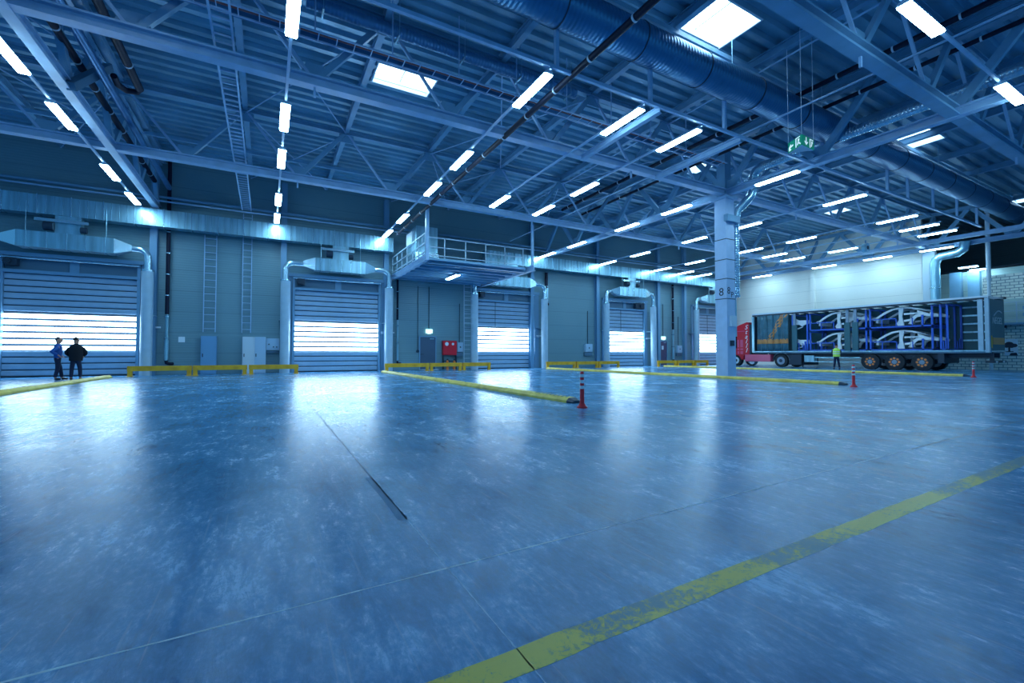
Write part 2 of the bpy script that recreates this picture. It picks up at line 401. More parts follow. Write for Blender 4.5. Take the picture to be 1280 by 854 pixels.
# ------------------------------------------------------------------ drive-in doors
def dock_door(i, x0, x1):
    w = x1-x0
    mb = MB()
    # jambs with outer guide rail, header frame and the lintel box
    for xs, sg in ((x0, -1), (x1, 1)):
        mb.box(xs, xs+sg*.13, WY-.16, WY+.02, 0, 5.72); mb.box(xs+sg*.17, xs+sg*.42, WY-.10, WY-.002, 0, 5.72)
    mb.box(x0-.42, x1+.42, WY-.22, WY-.002, 5.60, 5.78); mb.box(x0-.1, x1+.1, WY-.18, WY+.05, DH-.02, DH+.12)
    fr = struct(mb.build('door_%d' % (i+1), 'frame', origin=((x0+x1)/2, WY, 0)))
    MB().box(x0, x1, WY+.05, WY+.10, DH+.1, 5.62).build('header_panel', 'header', fr)
    MB().box((x0+x1)/2-.17, (x0+x1)/2+.17, WY-.02, WY+.05, DH+.1, 5.62).build('header_post', 'frame', fr)
    MB().cyl((x0-.1, WY-.24, 5.52), (x1+.1, WY-.24, 5.52), .05).build('lifting_shaft', 'galv_bright', fr, smooth=True)
    mo = MB().box(x0+.12, x0+.5, WY-.3, WY-.0, DH+.28, DH+.62).cyl((x0+.2, WY-.42, DH+.45), (x0+.2, WY-.3, DH+.45), .12) if i != 3 else MB().box(x1-1.1, x1-.1, WY-.3, WY, DH+.16, DH+.66).cyl((x1-.5, WY-.42, DH+.42), (x1-.5, WY-.3, DH+.42), .16)
    mo.build('drive_motor', 'dark', fr)
    ph = .30; k = 0; z = .06
    MB().box(x0, x1, WY+.0, WY+.09, 0, .06).build('rubber_seal', 'rubber', fr)
    dark = MB().box(x0, x1, WY+.075, WY+.085, .06, DH)
    dark.build('curtain_back', 'dark', fr)
    while z < DH-.05:
        z1 = min(z+ph-(.115 if 4 <= k < 10 else .05), DH)
        p = [(WY+.02, z), (WY+.0, z+.04), (WY+.0, z1-.04), (WY+.02, z1), (WY+.07, z1), (WY+.07, z)]
        lit = 4 <= k < 10
        if i == 0 or True:
            MB().prism(p, 0, x0+.01, x1-.01).build('window_slat' if lit else 'slat', 'daywin' if lit else 'slat', fr)
        z += ph; k += 1
    # push-button box, hanging pull cord
    MB().box(x1+.16, x1+.40, WY-.2, WY-.1, 2.35, 2.5).box(x1+.4, x1+1.0, WY-.26, WY-.2, 2.4, 2.48).build('door_sensor_bar', 'white', fr)
    if i > 1: MB().cyl((x0+1.0+.2*i, WY-.12, DH), (x0+1.0+.2*i, WY-.12, 2.7), .018, 6).build('pull_cord', 'dark', fr)
    return fr
for i, (a, b) in enumerate(DOORS): dock_door(i, a, b)
# dark outdoors side closed by slats; service doors
def service_door(n, x0, x1, h, m, notice):
    mb = MB().box(x0-.07, x0, WY-.05, WY+.1, 0, h+.07).box(x1, x1+.07, WY-.05, WY+.1, 0, h+.07).box(x0, x1, WY-.05, WY+.1, h, h+.07)
    d = struct(mb.build('door_%d' % n, 'frame', origin=((x0+x1)/2, WY, 0)))
    MB().box(x0, x1, WY+.0, WY+.05, .02, h).build('leaf', m, d)
    MB().bar((x0+.08, WY-.04, 1.05), (x0+.24, WY-.04, 1.05), .03, .03).cyl((x0+.08, WY-.05, 1.05), (x0+.08, WY, 1.05), .03, 8).build('handle', 'dark', d)
    MB().box(x1-.38, x1-.1, WY-.05, WY, h-.14, h-.08).build('door_closer', 'galv', d)
    if notice: MB().box(x0+.3, x0+.55, WY-.01, WY, 1.45, 1.8).build('notice', 'paper', d)
service_door(6, 8.97, 10.03, 2.2, 'doorleaf', False)
service_door(7, 31.25, 32.2, 2.2, 'doorleaf_purple', True)
struct(MB().box(8.9, 10.1, WY-.6, WY-.02, 0, .04).build('trim_7', 'concrete_sill'))

# wall columns between the bays
for px, lab in ((191, 'blue steel wall column right of the leftmost roller door'), (354, 'blue steel wall column left of the second roller door'), (482, 'blue steel wall column at the left edge of the suspended platform'), (664, 'blue steel wall column right of the third roller door'), (746, 'blue steel wall column left of the fourth roller door'), (822, 'blue steel wall column right of the fourth roller door'), (855, 'blue steel wall column just left of the fifth roller door')):
    xx = at(px, 380, 1, WY-.15).x
    tag(MB().ibeam((xx, WY-.17, 0), (xx, WY-.17, ZD-.4), .30, .33, .03, (0,1,0)).build('wall_column', 'frame', origin=(xx, WY-.17, 0)), lab, 'column')

# ------------------------------------------------------------------ air curtains over the doors
def elbow(p, q, r_, bend, n=7):
    """quarter bend between a run arriving at p and a drop starting at q"""
    return []
names5 = ['the leftmost roller door', 'the second roller door', 'the third roller door', 'the fourth roller door', 'the fifth roller door']
def air_curtain(i, x0, x1):
    xc = (x0+x1)/2; y = WY-.75; lx, rx = x0-.52, x1+.52
    # plenum stays in the middle, round legs drop beside the jambs
    t = thing('door_air_curtain', (xc, y, 0), 'silver air duct box on two pale pipes framing ' + names5[i], 'air duct')
    zc = 6.28; hw = [1.68, 1.40, 1.42, 1.5, 1.4][i]
    MB().box(xc-hw, xc+hw, y-.36, y+.36, zc-.36, zc+.36).build('plenum', 'galv', t)
    for q in range(-2, 3):
        xq = xc + q*hw*.4
        MB().box(xq-.015, xq+.015, y-.375, y+.375, zc-.375, zc+.375).build('plenum_seam', 'galv_bright', t)
    for sg, xe in ((-1, lx), (1, rx)):
        xa = xc+sg*hw; xb = xa+sg*.62
        def rect(x, h): return [(x, y-h, zc-h), (x, y+h, zc-h), (x, y+h, zc+h), (x, y-h, zc+h)]
        MB().loft([rect(xa, .36), rect(xb, .15)]).build('cone', 'galv_bright', t)
        R = .42; pts = [(xb-sg*.02, y, zc), (xe-sg*R, y, zc)]
        for k in range(1, 7):
            a = k/6*PI/2; pts.append((xe-sg*R+sg*R*math.sin(a), y, zc-R+R*math.cos(a)))
        pts.append((xe, y, 5.25))
        MB().tube(pts, .155, 14).build('elbow_pipe', 'galv_bright', t, smooth=True)
        MB().cyl((xe, y, 0), (xe, y, 5.25), .25, 20).build('vertical_pipe', 'pipe', t, smooth=True)
        MB().cyl((xe, y, 5.2), (xe, y, 5.28), .27, 20).build('pipe_collar', 'galv_bright', t, smooth=True)
        MB().box(xe-.3, xe+.3, y, WY-.0, 3.0, 3.04).build('pipe_bracket', 'galv', t)
    # fan above the plenum with its link up to the main duct
    MB().box(xc-.45, xc+.45, y-.2, y+.2, zc+.36, 7.49).build('riser', 'galv', t)
    MB().cyl((xc-.80, y-.25, zc+.66), (xc-.46, y-.25, zc+.66), .20, 14).build('fan_motor', 'dark', t, smooth=True)
    MB().cyl((xc+.46, y-.25, zc+.6), (xc+.68, y-.25, zc+.6), .15, 12).build('damper_motor', 'dark', t, smooth=True)
    MB().box(xc-1.1, xc+.75, y-.34, y-.28, zc+.86, zc+1.0).build('support_rail', 'galv_bright', t)
    for q in (-1, 1): MB().cyl((xc+q*(hw-.3), y-.3, zc+.36), (xc+q*(hw-.3), y-.3, 8.0), .012, 5).build('hanger_rod', 'galv', t)
for i, (a, b) in enumerate(DOORS): air_curtain(i, a, b)

# main rectangular duct along the dock wall
def rect_duct(x0, x1, lab):
    y0, y1, z0, z1 = WY-.95, WY-.35, 7.50, 8.36
    t = thing('rectangular_duct', (x0, y0, z0), lab, 'air duct')
    MB().box(x0, x1, y0, y1, z0, z1).build('duct_run', 'galv', t)
    n = max(1, int(round((x1-x0)/1.15)))
    for k in range(n+1):
        x = x0+(x1-x0)*k/n
        MB().box(x-.02, x+.02, y0-.03, y1+.03, z0-.03, z1+.03).build('flange', 'galv_bright', t)
        if k < n:
            for q in (1, 2, 3):
                xr = x+(x1-x0)/n*q/4
                MB().box(xr-.008, xr+.008, y0-.012, y0, z0, z1).build('rib', 'galv_bright', t) if k % 1 == 0 and x < 22 else None
rect_duct(-15, 6.9, 'long silver rectangular air duct on the dock wall left of the platform')
rect_duct(13.4, 41.6, 'long silver rectangular air duct on the dock wall right of the platform')
# pipes along the wall above the duct
tag(MB().cyl((-15, WY-.5, 9.12), (41, WY-.5, 9.12), .07, 10).build('wall_pipe', 'steel', smooth=True), 'thin grey pipe running along the dark wall above the rectangular duct', 'pipe')
tag(MB().cyl((-15, WY-.7, 8.86), (41, WY-.7, 8.86), .045, 8).build('wall_pipe', 'steel_light', smooth=True), 'thinner pale pipe just above the rectangular wall duct', 'pipe')

# ------------------------------------------------------------------ steel roof structure
NX = [-8.717 - 3.917 + 3.917*k for k in range(-1, 18)]     # top nodes of the trusses along x
NX = [-4.80 + 3.917*k for k in range(-3, 16)]
def x_truss(Y, lab, wide=.30):
    t = thing('roof_truss', (NX[0], Y, 8.4), lab, 'roof truss')
    zb_, zt = 8.62, 11.05
    MB().ibeam((-17, Y, zb_), (EX-.1, Y, zb_), wide, .30, .05).build('bottom_chord', 'steel_light' if Y > 10 else 'steel', t)
    MB().ibeam((-17, Y, zt), (EX-.1, Y, zt), .22, .22, .03).build('top_chord', 'steel', t)
    for k, xt in enumerate(NX[:-1]):
        if xt+1.96 > EX-.3: break
        xb = xt+1.958
        MB().bar((xb+.12, Y, zb_+.15), (xt+3.917-.1, Y, zt-.1), .16, .16).build('compression_diagonal', 'steel', t)
        MB().bar((xt+.1, Y, zt-.1), (xb-.12, Y, zb_+.15), .08, .08).build('tension_diagonal', 'steel_light', t)
        MB().prism([(xb-.38, zb_+.14), (xb+.38, zb_+.14), (xb+.22, zb_+.52), (xb-.22, zb_+.52)], 1, Y-.015, Y+.015).build('gusset_plate', 'steel', t)
        MB().box(xt+3.917-.3, xt+3.917+.3, Y-.02, Y+.02, zt-.45, zt-.1).build('gusset_plate', 'steel', t)
        if k % 3 == 1: MB().box(xb-.03, xb+.03, Y-.03, Y+.03, zb_-.42, zb_-.15).build('hanger_stub', 'steel_light', t)
x_truss(21.0, 'blue roof truss running left to right, the one nearest the dock wall')
x_truss(13.3, 'blue roof truss running left to right that meets the tall column')
x_truss(5.35, 'blue roof truss crossing the top right corner, closest to the viewer', .32)
def y_truss(X, lab, y0=-2, x2=None):
    t = thing('lattice_girder', (X, y0, 8.4), lab, 'girder')
    zb_, zt = 8.60, 11.0
    MB().ibeam((X, y0, zb_), (X, WY-.1, zb_), .26, .30, .05).build('bottom_chord', 'steel_light', t)
    MB().ibeam((X, y0, zt), (X, WY-.1, zt), .26, .26, .03).build('top_chord', 'steel', t)
    yn = [21.0-3.9*k for k in range(-2, 7)]
    for k, yb in enumerate(yn):
        for sg in (-1, 1):
            yt = yb+sg*1.95
            if yt > WY-.2 or yt < y0 or yb > WY-.2 or yb < y0: continue
            MB().bar((X, yb+sg*.14, zb_+.17), (X, yt-sg*.1, zt-.12), .16, .24, (0,1,0)).build('diagonal', 'steel', t)
        if y0 < yb < WY-.5:
            MB().prism([(yb-.4, zb_+.16), (yb+.4, zb_+.16), (yb+.2, zb_+.55), (yb-.2, zb_+.55)], 0, X-.015, X+.015).build('gusset_plate', 'steel', t)
    return t
yt1 = y_truss(-5.0, 'heavy blue lattice girder running away from the viewer at the far left', 8)
y_truss(18.75, 'heavy blue lattice girder running away from the viewer over the tall column')
y_truss(41.6, 'blue lattice girder running away from the viewer along the pale end wall', 3)
tag(MB().ibeam((38.2, 3, 8.45), (38.2, WY-.1, 8.45), .2, .26, .03).build('roof_beam', 'steel_light', origin=(38.2, 16, 8.45)), 'long pale blue beam just in front of the bright end wall', 'beam')
# short heavy box brace beside the left girder
tag(MB().bar(at(88, 108, 0, -4.85), at(136, 84, 1, 18.5), .22, .22).build('box_brace', 'header'), 'short dark square steel brace beside the left lattice girder', 'brace')

for k, x in enumerate(NX[2:14]):
    o = MB().ibeam((x, -2.5, ZD-.16), (x, WY, ZD-.16), .2, .30, .03).build('roof_purlin', 'steel', origin=(x, 13, ZD-.2))
    tag(o, 'blue roof purlin running away from the viewer, %s from the left' % ORD[k], 'purlin', 'purlins under the roof deck')
# rods and small braces in the roof plane
br = 0
for k in range(2, 12, 2):
    for (ya, yb) in ((13.3, 21.0), (21.0, 28.8)):
        br += 1
        o = MB().cyl((NX[k], ya, ZD-.35), (NX[k+1], yb, ZD-.35), .025, 6).cyl((NX[k+1], ya, ZD-.42), (NX[k], yb, ZD-.42), .025, 6).build('wind_brace', 'steel_light', origin=(NX[k], ya, ZD-.35))
        tag(o, 'thin crossed roof rods, %s pair from left, %s' % (ORD[(k-2)//2], 'between the far trusses' if ya < 15 else 'next to the dock wall'), 'bracing rod', 'wind bracing rods')
# intermediate small joists, x direction
for k, y in enumerate((9.3, 17.2, 25.0)):
    tag(MB().bar((-16, y, ZD-.44), (41.5, y, ZD-.44), .14, .14).build('roof_joist', 'steel'), 'slim blue roof joist running left to right, %s' % ('in front of the nearest lamps', 'midway between the two far trusses', 'nearest the dock wall')[k], 'joist')

# tall column
cx_, cy_ = 18.85, 13.45
t = thing('steel_column', (cx_, cy_, 0), 'tall pale blue square column marked 8 standing in the hall', 'column')
MB().box(cx_-.30, cx_+.30, cy_-.30, cy_+.30, 0, 8.3).build('shaft', 'column', t)
MB().box(cx_-.22, cx_+.22, cy_-.22, cy_+.22, 8.3, 11.0).build('upper_shaft', 'steel', t)
MB().box(cx_-.42, cx_+.42, cy_-.42, cy_+.42, 8.3, 8.42).build('cap_plate', 'steel_light', t)
MB().box(cx_-.36, cx_+.36, cy_-.36, cy_+.36, 0, .04).build('base_plate', 'steel', t)
for z in (3.62, 4.55, 5.45, 6.4):
    MB().box(cx_-.308, cx_+.308, cy_-.308, cy_+.308, z, z+.035).build('strap', 'dark', t)
MB().box(cx_-.46, cx_+.46, cy_-.5, cy_-.3, 7.2, 7.5).build('bracket', 'steel', t)
def text(s, name, m, parent, size, loc, rot, wl=None, extrude=.003, shear=0, align='CENTER'):
    cu = bpy.data.curves.new(name, 'FONT'); cu.body = s; cu.size = size; cu.extrude = extrude; cu.shear = shear
    cu.align_x = align; cu.align_y = 'CENTER'
    tmp = bpy.data.objects.new('tmp', cu); COL.objects.link(tmp)
    dg = bpy.context.evaluated_depsgraph_get(); me = bpy.data.meshes.new_from_object(tmp.evaluated_get(dg))
    bpy.data.objects.remove(tmp)
    me.materials.clear(); me.materials.append(M[m])
    mt = Matrix.LocRotScale(Vector(loc)-WL[parent.name], rot, None) if False else (Matrix.Translation(Vector(loc)-WL[parent.name]) @ rot.to_matrix().to_4x4())
    me.transform(mt)
    o = bpy.data.objects.new(name, me); COL.objects.link(o); o.parent = parent; WL[o.name] = WL[parent.name]
    return o
from mathutils import Euler
RX = Euler((PI/2, 0, 0))                  # facing -y
RXW = Euler((PI/2, 0, -PI/2))             # facing -x
text('8', 'number_8', 'ink', t, .52, (cx_-.303, cy_-.02, 3.95), RXW)
text('8', 'number_8', 'ink', t, .45, (cx_-.16, cy_-.303, 4.0), RX)
text('P', 'letter_p', 'ink', t, .38, (cx_+.08, cy_-.303, 3.82), RX)
MB().box(cx_-.16, cx_+.24, cy_-.42, cy_-.3, 2.35, 2.85).build('junction_box', 'white', t)
MB().box(cx_-.12, cx_+.04, cy_-.42, cy_-.3, 1.45, 1.7).build('socket', 'dark', t)

# spiral duct dropping down the column
t = thing('spiral_duct', (19.75, 13.2, 0), 'shiny spiral duct coming from the right and dropping down beside the tall column', 'air duct')
MB().cyl((19.75, 3.0, 9.66), (19.75, 12.1, 9.66), .2, 20).build('horizontal_run', 'spiral', t, smooth=True)
pts = [(19.75, 12.08, 9.66)]
for k in range(1, 7):
    a = k/6*PI/2; pts.append((19.75, 12.1+.5*math.sin(a), 9.66-.5+.5*math.cos(a)))
pts += [(19.75, 12.6, 8.75), (19.72, 12.68, 8.45), (19.60, 12.95, 8.15), (19.45, 13.2, 7.85), (19.42, 13.27, 7.5)]
MB().tube(pts, .2, 18).build('bend', 'galv_bright', t, smooth=True)
MB().cyl((19.42, 13.27, 3.75), (19.42, 13.27, 7.55), .155, 18).build('vertical_run', 'spiral_z', t, smooth=True)
MB().cyl((19.72, 13.5, 3.9), (19.72, 13.5, 7.5), .10, 14).build('second_vertical_run', 'galv', t, smooth=True)
MB().cyl((19.46, 13.35, 1.9), (19.46, 13.35, 3.8), .05, 8).build('drop_pipe', 'galv', t, smooth=True)
for z in (3.78, 5.2, 6.6): MB().cyl((19.42, 13.27, z), (19.42, 13.27, z+.06), .175, 18).build('clamp_ring', 'steel', t, smooth=True)

# big round duct
t = thing('round_duct', (0, 9.15, 9.95), 'very large dark blue round duct crossing under the roof', 'air duct')
MB().cyl((-6, 9.15, 9.95), (57, 9.15, 9.95), .50, 36).build('duct_run', 'bigduct', t, smooth=True)
xx = -4.2
while xx < 56:
    MB().cyl((xx, 9.15, 9.95), (xx+.035, 9.15, 9.95), .515, 36).build('joint_ring', 'dark', t, smooth=True); xx += 2.65
xx = -3
while xx < 56:
    MB().cyl((xx, 9.15-.3, 10.3), (xx, 9.15-.3, ZD), .012, 5).build('hanger_rod', 'galv', t); xx += 5.3
# smaller oval flexible duct and pipes in the left bays
t = thing('spiral_duct', (2, 11.4, 10.4), 'small textured blue spiral duct left of the large round duct', 'air duct')
MB().cyl((0.8, 12.62, 10.35), (9.5, 12.62, 10.35), .17, 16).build('duct_run', 'oval', t, smooth=True)
for x in (1.2, 3.2, 5.2, 7.2, 9.2): MB().box(x-.02, x+.02, 12.42, 12.86, 10.14, 10.18).cyl((x, 12.42, 10.16), (x, 12.42, ZD), .012, 5).build('hanger', 'galv', t)

# black rain pipes with white clips
def ypipe(x, z, y0, y1, r, m, lab, clips=True, cat='pipe'):
    t = thing('ceiling_pipe', (x, y0, z), lab, cat)
    MB().cyl((x, y0, z), (x, y1, z), r, 14).build('pipe_run', m, t, smooth=True)
    if clips:
        y = y0+1.
        while y < y1:
            MB().cyl((x, y, z), (x, y+.05, z), r+.012, 14).build('pipe_clip', 'white', t, smooth=True)
            y += 1.55
    return t
ypipe(7.02, 8.5, 3, 27.5, .085, 'black', 'black pipe with white clips crossing below the large round duct')
P1 = at(1000, 118, 2, 10.6); ypipe(P1.x, 10.6, -1, 24, .085, 'black', 'black pipe under the deck right of the hanging exit sign')
P2 = at(1025, 134, 2, 10.6); ypipe(P2.x+.0, 10.5, -1, 24, .07, 'black', 'second black pipe under the deck, farther right than its twin')
P3 = at(102, 85, 2, 9.6); ypipe(P3.x, 9.6, 10, 27.5, .10, 'black', 'black pipe beside the heavy girder at top left')
P3 = at(110, 145, 2, 9.0); ypipe(-4.35, 9.35, 10, 27.5, .12, 'duct', 'blue pipe beside the heavy girder at top left', False)
P4 = at(150, 60, 2, 9.6); t4 = ypipe(P4.x, 9.6, 12.6, P4.y+2.2, .11, 'black', 'short black pipe with a hooked end at upper left')
e = at(167, 92, 2, 9.6)
MB().tube([(P4.x, P4.y+2.2, 9.6), (P4.x-.1, P4.y+2.35, 9.55), (P4.x-.35, P4.y+2.3, 9.5), (P4.x-.5, P4.y+2.0, 9.5), (P4.x-.5, P4.y+1.6, 9.55)], .09, 10).build('hooked_end', 'black', t4, smooth=True)
for px, z, m, lab in ((1010, 8.9, 'steel_light', 'thin pale pipe running under the large duct right of the exit sign'), (880, 10.9, 'steel_light', 'thin pale sprinkler pipe under the deck beyond the column')):
    P = at(px, 130, 2, z); ypipe(P.x, z, 0, 27, .03, m, lab, False)

# cross rail with hangers that carries the first lamps
t = thing('lamp_cross_rail', (6.3, 9.4, 8.45), 'pale blue cross rail with upright hangers carrying the nearest lamps', 'rail')
MB().bar((1.0, 9.4, 8.50), (36.4, 9.4, 8.50), .09, .09).build('rail', 'steel_light', t)
for x in (2.15, 6.5, 9.85, 13.25, 19.3, 24.8, 26.9, 29.8, 32.9, 35.8):
    MB().bar((x, 9.4, 8.5), (x, 9.4, 9.72 if x < 36 else ZD), .10, .10, (0,1,0)).build('hanger', 'steel_light', t)
for x in (10.25, 14.1):
    o = MB().ibeam((x, 9.4, 8.42), (x, 13.2, 8.42), .16, .2, .02).build('secondary_beam', 'steel_light', origin=(x, 9.4, 8.42))
    tag(o, 'pale blue short beam joining the cross rail to the truss, %s' % ('nearest the black pipe' if x < 12 else 'nearer the tall column'), 'beam')
MB_ = MB().ibeam((14.0, 13.3, 8.1), (14.0, 15, 8.1), .1, .1, .01)

# ------------------------------------------------------------------ lamps on rails
ROWS = [(-5.55, (14.2, 17.5, 22.3, 25.7), 'along the heavy left girder'),
        (.40, (9.4, 14.3, 17.6, 22.6, 25.9), 'above the left ladders'),
        (6.30, (9.45, 14.5, 17.8, 22.7, 26.1), 'left of the black pipe'),
        (9.62, (9.5, 17.8), 'right of the black pipe'),
        (12.15, (9.5, 14.6, 17.9), 'left of the tall column'),
        (17.95, (14.6, 18.1, 22.8, 26.3), 'beside the tall column girder'),
        (18.35, (9.8,), 'right of the spiral duct bend'),
        (23.75, (9.8, 14.7, 18.2, 22.9, 26.4), 'second right of the column'),
        (29.65, (10.0, 14.9, 18.3, 22.9, 26.2), 'third right of the column'),
        (32.7, (10.1, 18.4, 26.4), 'fourth right of the column'),
        (35.2, (10.1, 15.1, 18.5, 26.5), 'fifth right of the column'),
        (40.5, (11.8, 15.2, 18.9, 24.2), 'along the pale end wall')]
LZ = 8.33; LL = 1.75
def lamp_proto():
    t = thing('ceiling_lamp', (0, 0, 0), 'x', 'ceiling lamp', 'tube lamps under the roof')
    MB().prism([(-.13, -.0), (.13, -.0), (.10, .07), (-.10, .07)], 1, 0, LL).build('housing', 'white', t)
    MB().prism([(-.11, -.045), (.11, -.045), (.125, -.004), (-.125, -.004)], 1, .02, LL-.02).build('diffuser', 'lamp', t)
    return t
LP = lamp_proto(); first = True
cnt = ['nearest the viewer', 'second from the viewer', 'third from the viewer', 'fourth from the viewer', 'fifth from the viewer']
for x, ys, where in ROWS:
    if len(ys) > 1 or x > 19:
        zr = LZ+.10
        r = MB().profile((x, min(ys)-.1, zr), (x, max(max(ys)+LL+.3, 28.3 if x < 10 and x != 9.62 else 0), zr), [(-.035,-.03),(.035,-.03),(.035,.03),(-.035,.03)]).build('lamp_rail', 'steel_light', origin=(x, 14, zr))
        tag(r, 'thin pale rail carrying ceiling lamps, the row ' + where, 'rail', 'rails carrying the lamps')
    for k, y in enumerate(ys):
        lab = 'glowing ceiling lamp, %s in the row %s' % (cnt[k], where) if len(ys) > 1 else 'lone glowing ceiling lamp hung ' + where
        if first: o = LP; o.location = (x, y, LZ); o['label'] = lab; first = False
        else: o = copy_to(LP, (x, y, LZ), lab)
# two lamps turned across, on their own rail at the top right
def xlamp(x, y, z, lab):
    o = copy_to(LP, (x, y, z), lab); o.rotation_euler = (0, 0, -PI/2); return o
xlamp(11.45, 4.0, LZ, 'very bright close lamp at the top edge near the right')
xlamp(17.2, 4.0, LZ, 'bright close lamp at the right edge of the photo')
tag(MB().bar((9, 4.0, LZ+.1), (26, 4.0, LZ+.1), .07, .06).build('lamp_rail', 'steel_light', origin=(14, 4, LZ+.1)), 'thin pale rail crossing top right with two close lamps', 'rail', 'rails carrying the lamps')
P = at(340, 0, 0, 0)
# lamps of the recess and below the platform
for k, (px, py) in enumerate(((1200, 335), (1214, 338))):
    p = at(px, py, 0, EX+.9)
    o = copy_to(LP, (EX+.9, p.y-.9 - (0 if k else 0), p.z), 'small lamp in the dark recess by the white block wall, %s' % ('left one' if not k else 'right one')); o.scale = (1, .55, 1)
p = at(561, 351, 2, 5.75)
o = copy_to(LP, (9.75, 24.2, 5.70), 'lamp under the suspended platform')

# ------------------------------------------------------------------ cable trays and ladders
def ladder(name, p0, p1, w, side, lab, cat, m='steel_light', step=.35, r=.03, group=None):
    p0 = Vector(p0); p1 = Vector(p1); side = Vector(side).normalized(); d = p1-p0; n = int(d.length/step)
    t = thing(name, p0, lab, cat, group)
    for sg in (-1, 1): MB().bar(p0+side*w/2*sg, p1+side*w/2*sg, r*1.3, r*2, (0,0,1) if abs(d.normalized().z) < .9 else (0,1,0)).build('side_rail', m, t)
    for k in range(min(n, 95)):
        c = p0+d*((k+.5)/n); MB().bar(c-side*w/2, c+side*w/2, r, r).build('rung', m, t)
    return t
A_ = at(300, 20, 2, 9.5)
ct = ladder('cable_tray', (-3.2, 12.55, 9.45), (17.6, 12.55, 9.45), .36, (0, 1, 0), 'long cable tray with a red-brown cable running below the truss that meets the column', 'cable tray', step=.45, r=.022)
MB().cyl((-3.2, 12.5, 9.49), (17.6, 12.5, 9.49), .035, 8).build('cable', 'copper', ct, smooth=True)
MB().box(-3.2, 17.6, 12.74, 12.79, 9.43, 9.59).build('tray_side', 'duct', ct)
for k in range(9):
    x = -1+2*k; MB().cyl((x, 12.4, 9.45), (x, 12.4, ZD), .02, 6).build('tray_hanger', 'steel_light', ct)
tag(MB().cyl((-3.2, 12.95, 9.75), (17.9, 12.95, 9.75), .09, 12).build('ceiling_pipe', 'duct', smooth=True), 'dark blue pipe running along the long cable tray', 'pipe')
ladder('cable_ladder', (-1.05, 11.5, 9.0), (-1.05, 28.4, 9.0), .42, (1, 0, 0), 'overhead cable ladder heading to the dock wall left of the lamps', 'cable ladder', step=.32, r=.036)
# wall ladders under the duct
xa, xb = at(256, 300, 1, WY-.12).x, at(271, 300, 1, WY-.12).x
ladder('cable_ladder', ((xa+xb)/2, WY-.12, 2.25), ((xa+xb)/2, WY-.12, 7.5), xb-xa, (1, 0, 0), 'vertical cable ladder on the wall above the blue cabinet', 'cable ladder', step=.36, r=.03)
xa, xb = at(304, 300, 1, WY-.12).x, at(315, 300, 1, WY-.12).x
ladder('cable_ladder', ((xa+xb)/2, WY-.12, 2.25), ((xa+xb)/2, WY-.12, 8.9), xb-xa, (1, 0, 0), 'vertical cable ladder on the wall above the white cabinet', 'cable ladder', step=.36, r=.03)
# caged access ladder to the platform
xa, xb = at(580, 400, 1, WY-.5).x, at(589, 400, 1, WY-.5).x
lt = ladder('access_ladder', ((xa+xb)/2, WY-.5, 0), ((xa+xb)/2, WY-.5, 5.85), xb-xa, (1, 0, 0), 'pale access ladder rising to the suspended platform beside the third door', 'ladder', 'pipe', step=.30, r=.04)
for k in range(9):
    z = 2.3+.42*k; MB().tube([(xa, WY-.5, z), (xa-.1, WY-.8, z), ((xa+xb)/2, WY-1.1, z), (xb+.1, WY-.8, z), (xb, WY-.5, z)], .015, 6).build('cage_hoop', 'pipe', lt)

# ------------------------------------------------------------------ suspended platform
x0, x1, y0, z0 = 7.08, 13.35, 21.8, 5.86
t = thing('suspended_platform', (x0, y0, z0), 'steel platform with railing hung from the roof above the grey door', 'platform')
MB().box(x0, x1-.3, y0+.3, WY-.05, z0+.10, z0+.22).build('deck_plate', 'steel', t)
for y in [y0+1.0+.9*k for k in range(7)]: MB().ibeam((x0+.2, y, z0+.03), (x1-.3, y, z0+.03), .1, .16, .02).build('deck_joist', 'steel', t)
MB().ibeam((x0, y0, z0+.13), (x0, WY-.03, z0+.13), .2, .30, .03).build('left_beam', 'steel_light', t)
MB().ibeam((x1, y0-.2, z0+.13), (x1, WY-.03, z0+.13), .2, .30, .03).build('right_beam', 'steel_light', t)
MB().ibeam((x0, y0+.7, z0+.13), (x1, y0+.7, z0+.13), .2, .30, .03).build('front_beam', 'steel', t)
MB().bar((x0+.02, y0+.05, z0), (x0+.02, y0+.05, 8.5), .16, .16).build('hanger', 'steel_light', t)
MB().bar((x1, y0, z0+.2), (x1, y0, 8.5), .12, .12).build('hanger', 'steel_light', t)
def rail(pa, pb, n, name='railing'):
    mb = MB(); pa = Vector(pa); pb = Vector(pb)
    for k in range(n+1):
        p = pa.lerp(pb, k/n); mb.bar(p, p+Vector((0,0,1.1)), .05, .05)
    for h in (.15, .6, 1.1): mb.bar(pa+Vector((0,0,h)), pb+Vector((0,0,h)), .05, .05)
    mb.build(name, 'pipe', t)
rail((x0-.06, y0+.1, z0+.28), (x0-.06, WY-.4, z0+.28), 6); rail((x0, y0+.72, z0+.28), (x1-.2, y0+.72, z0+.28), 5)
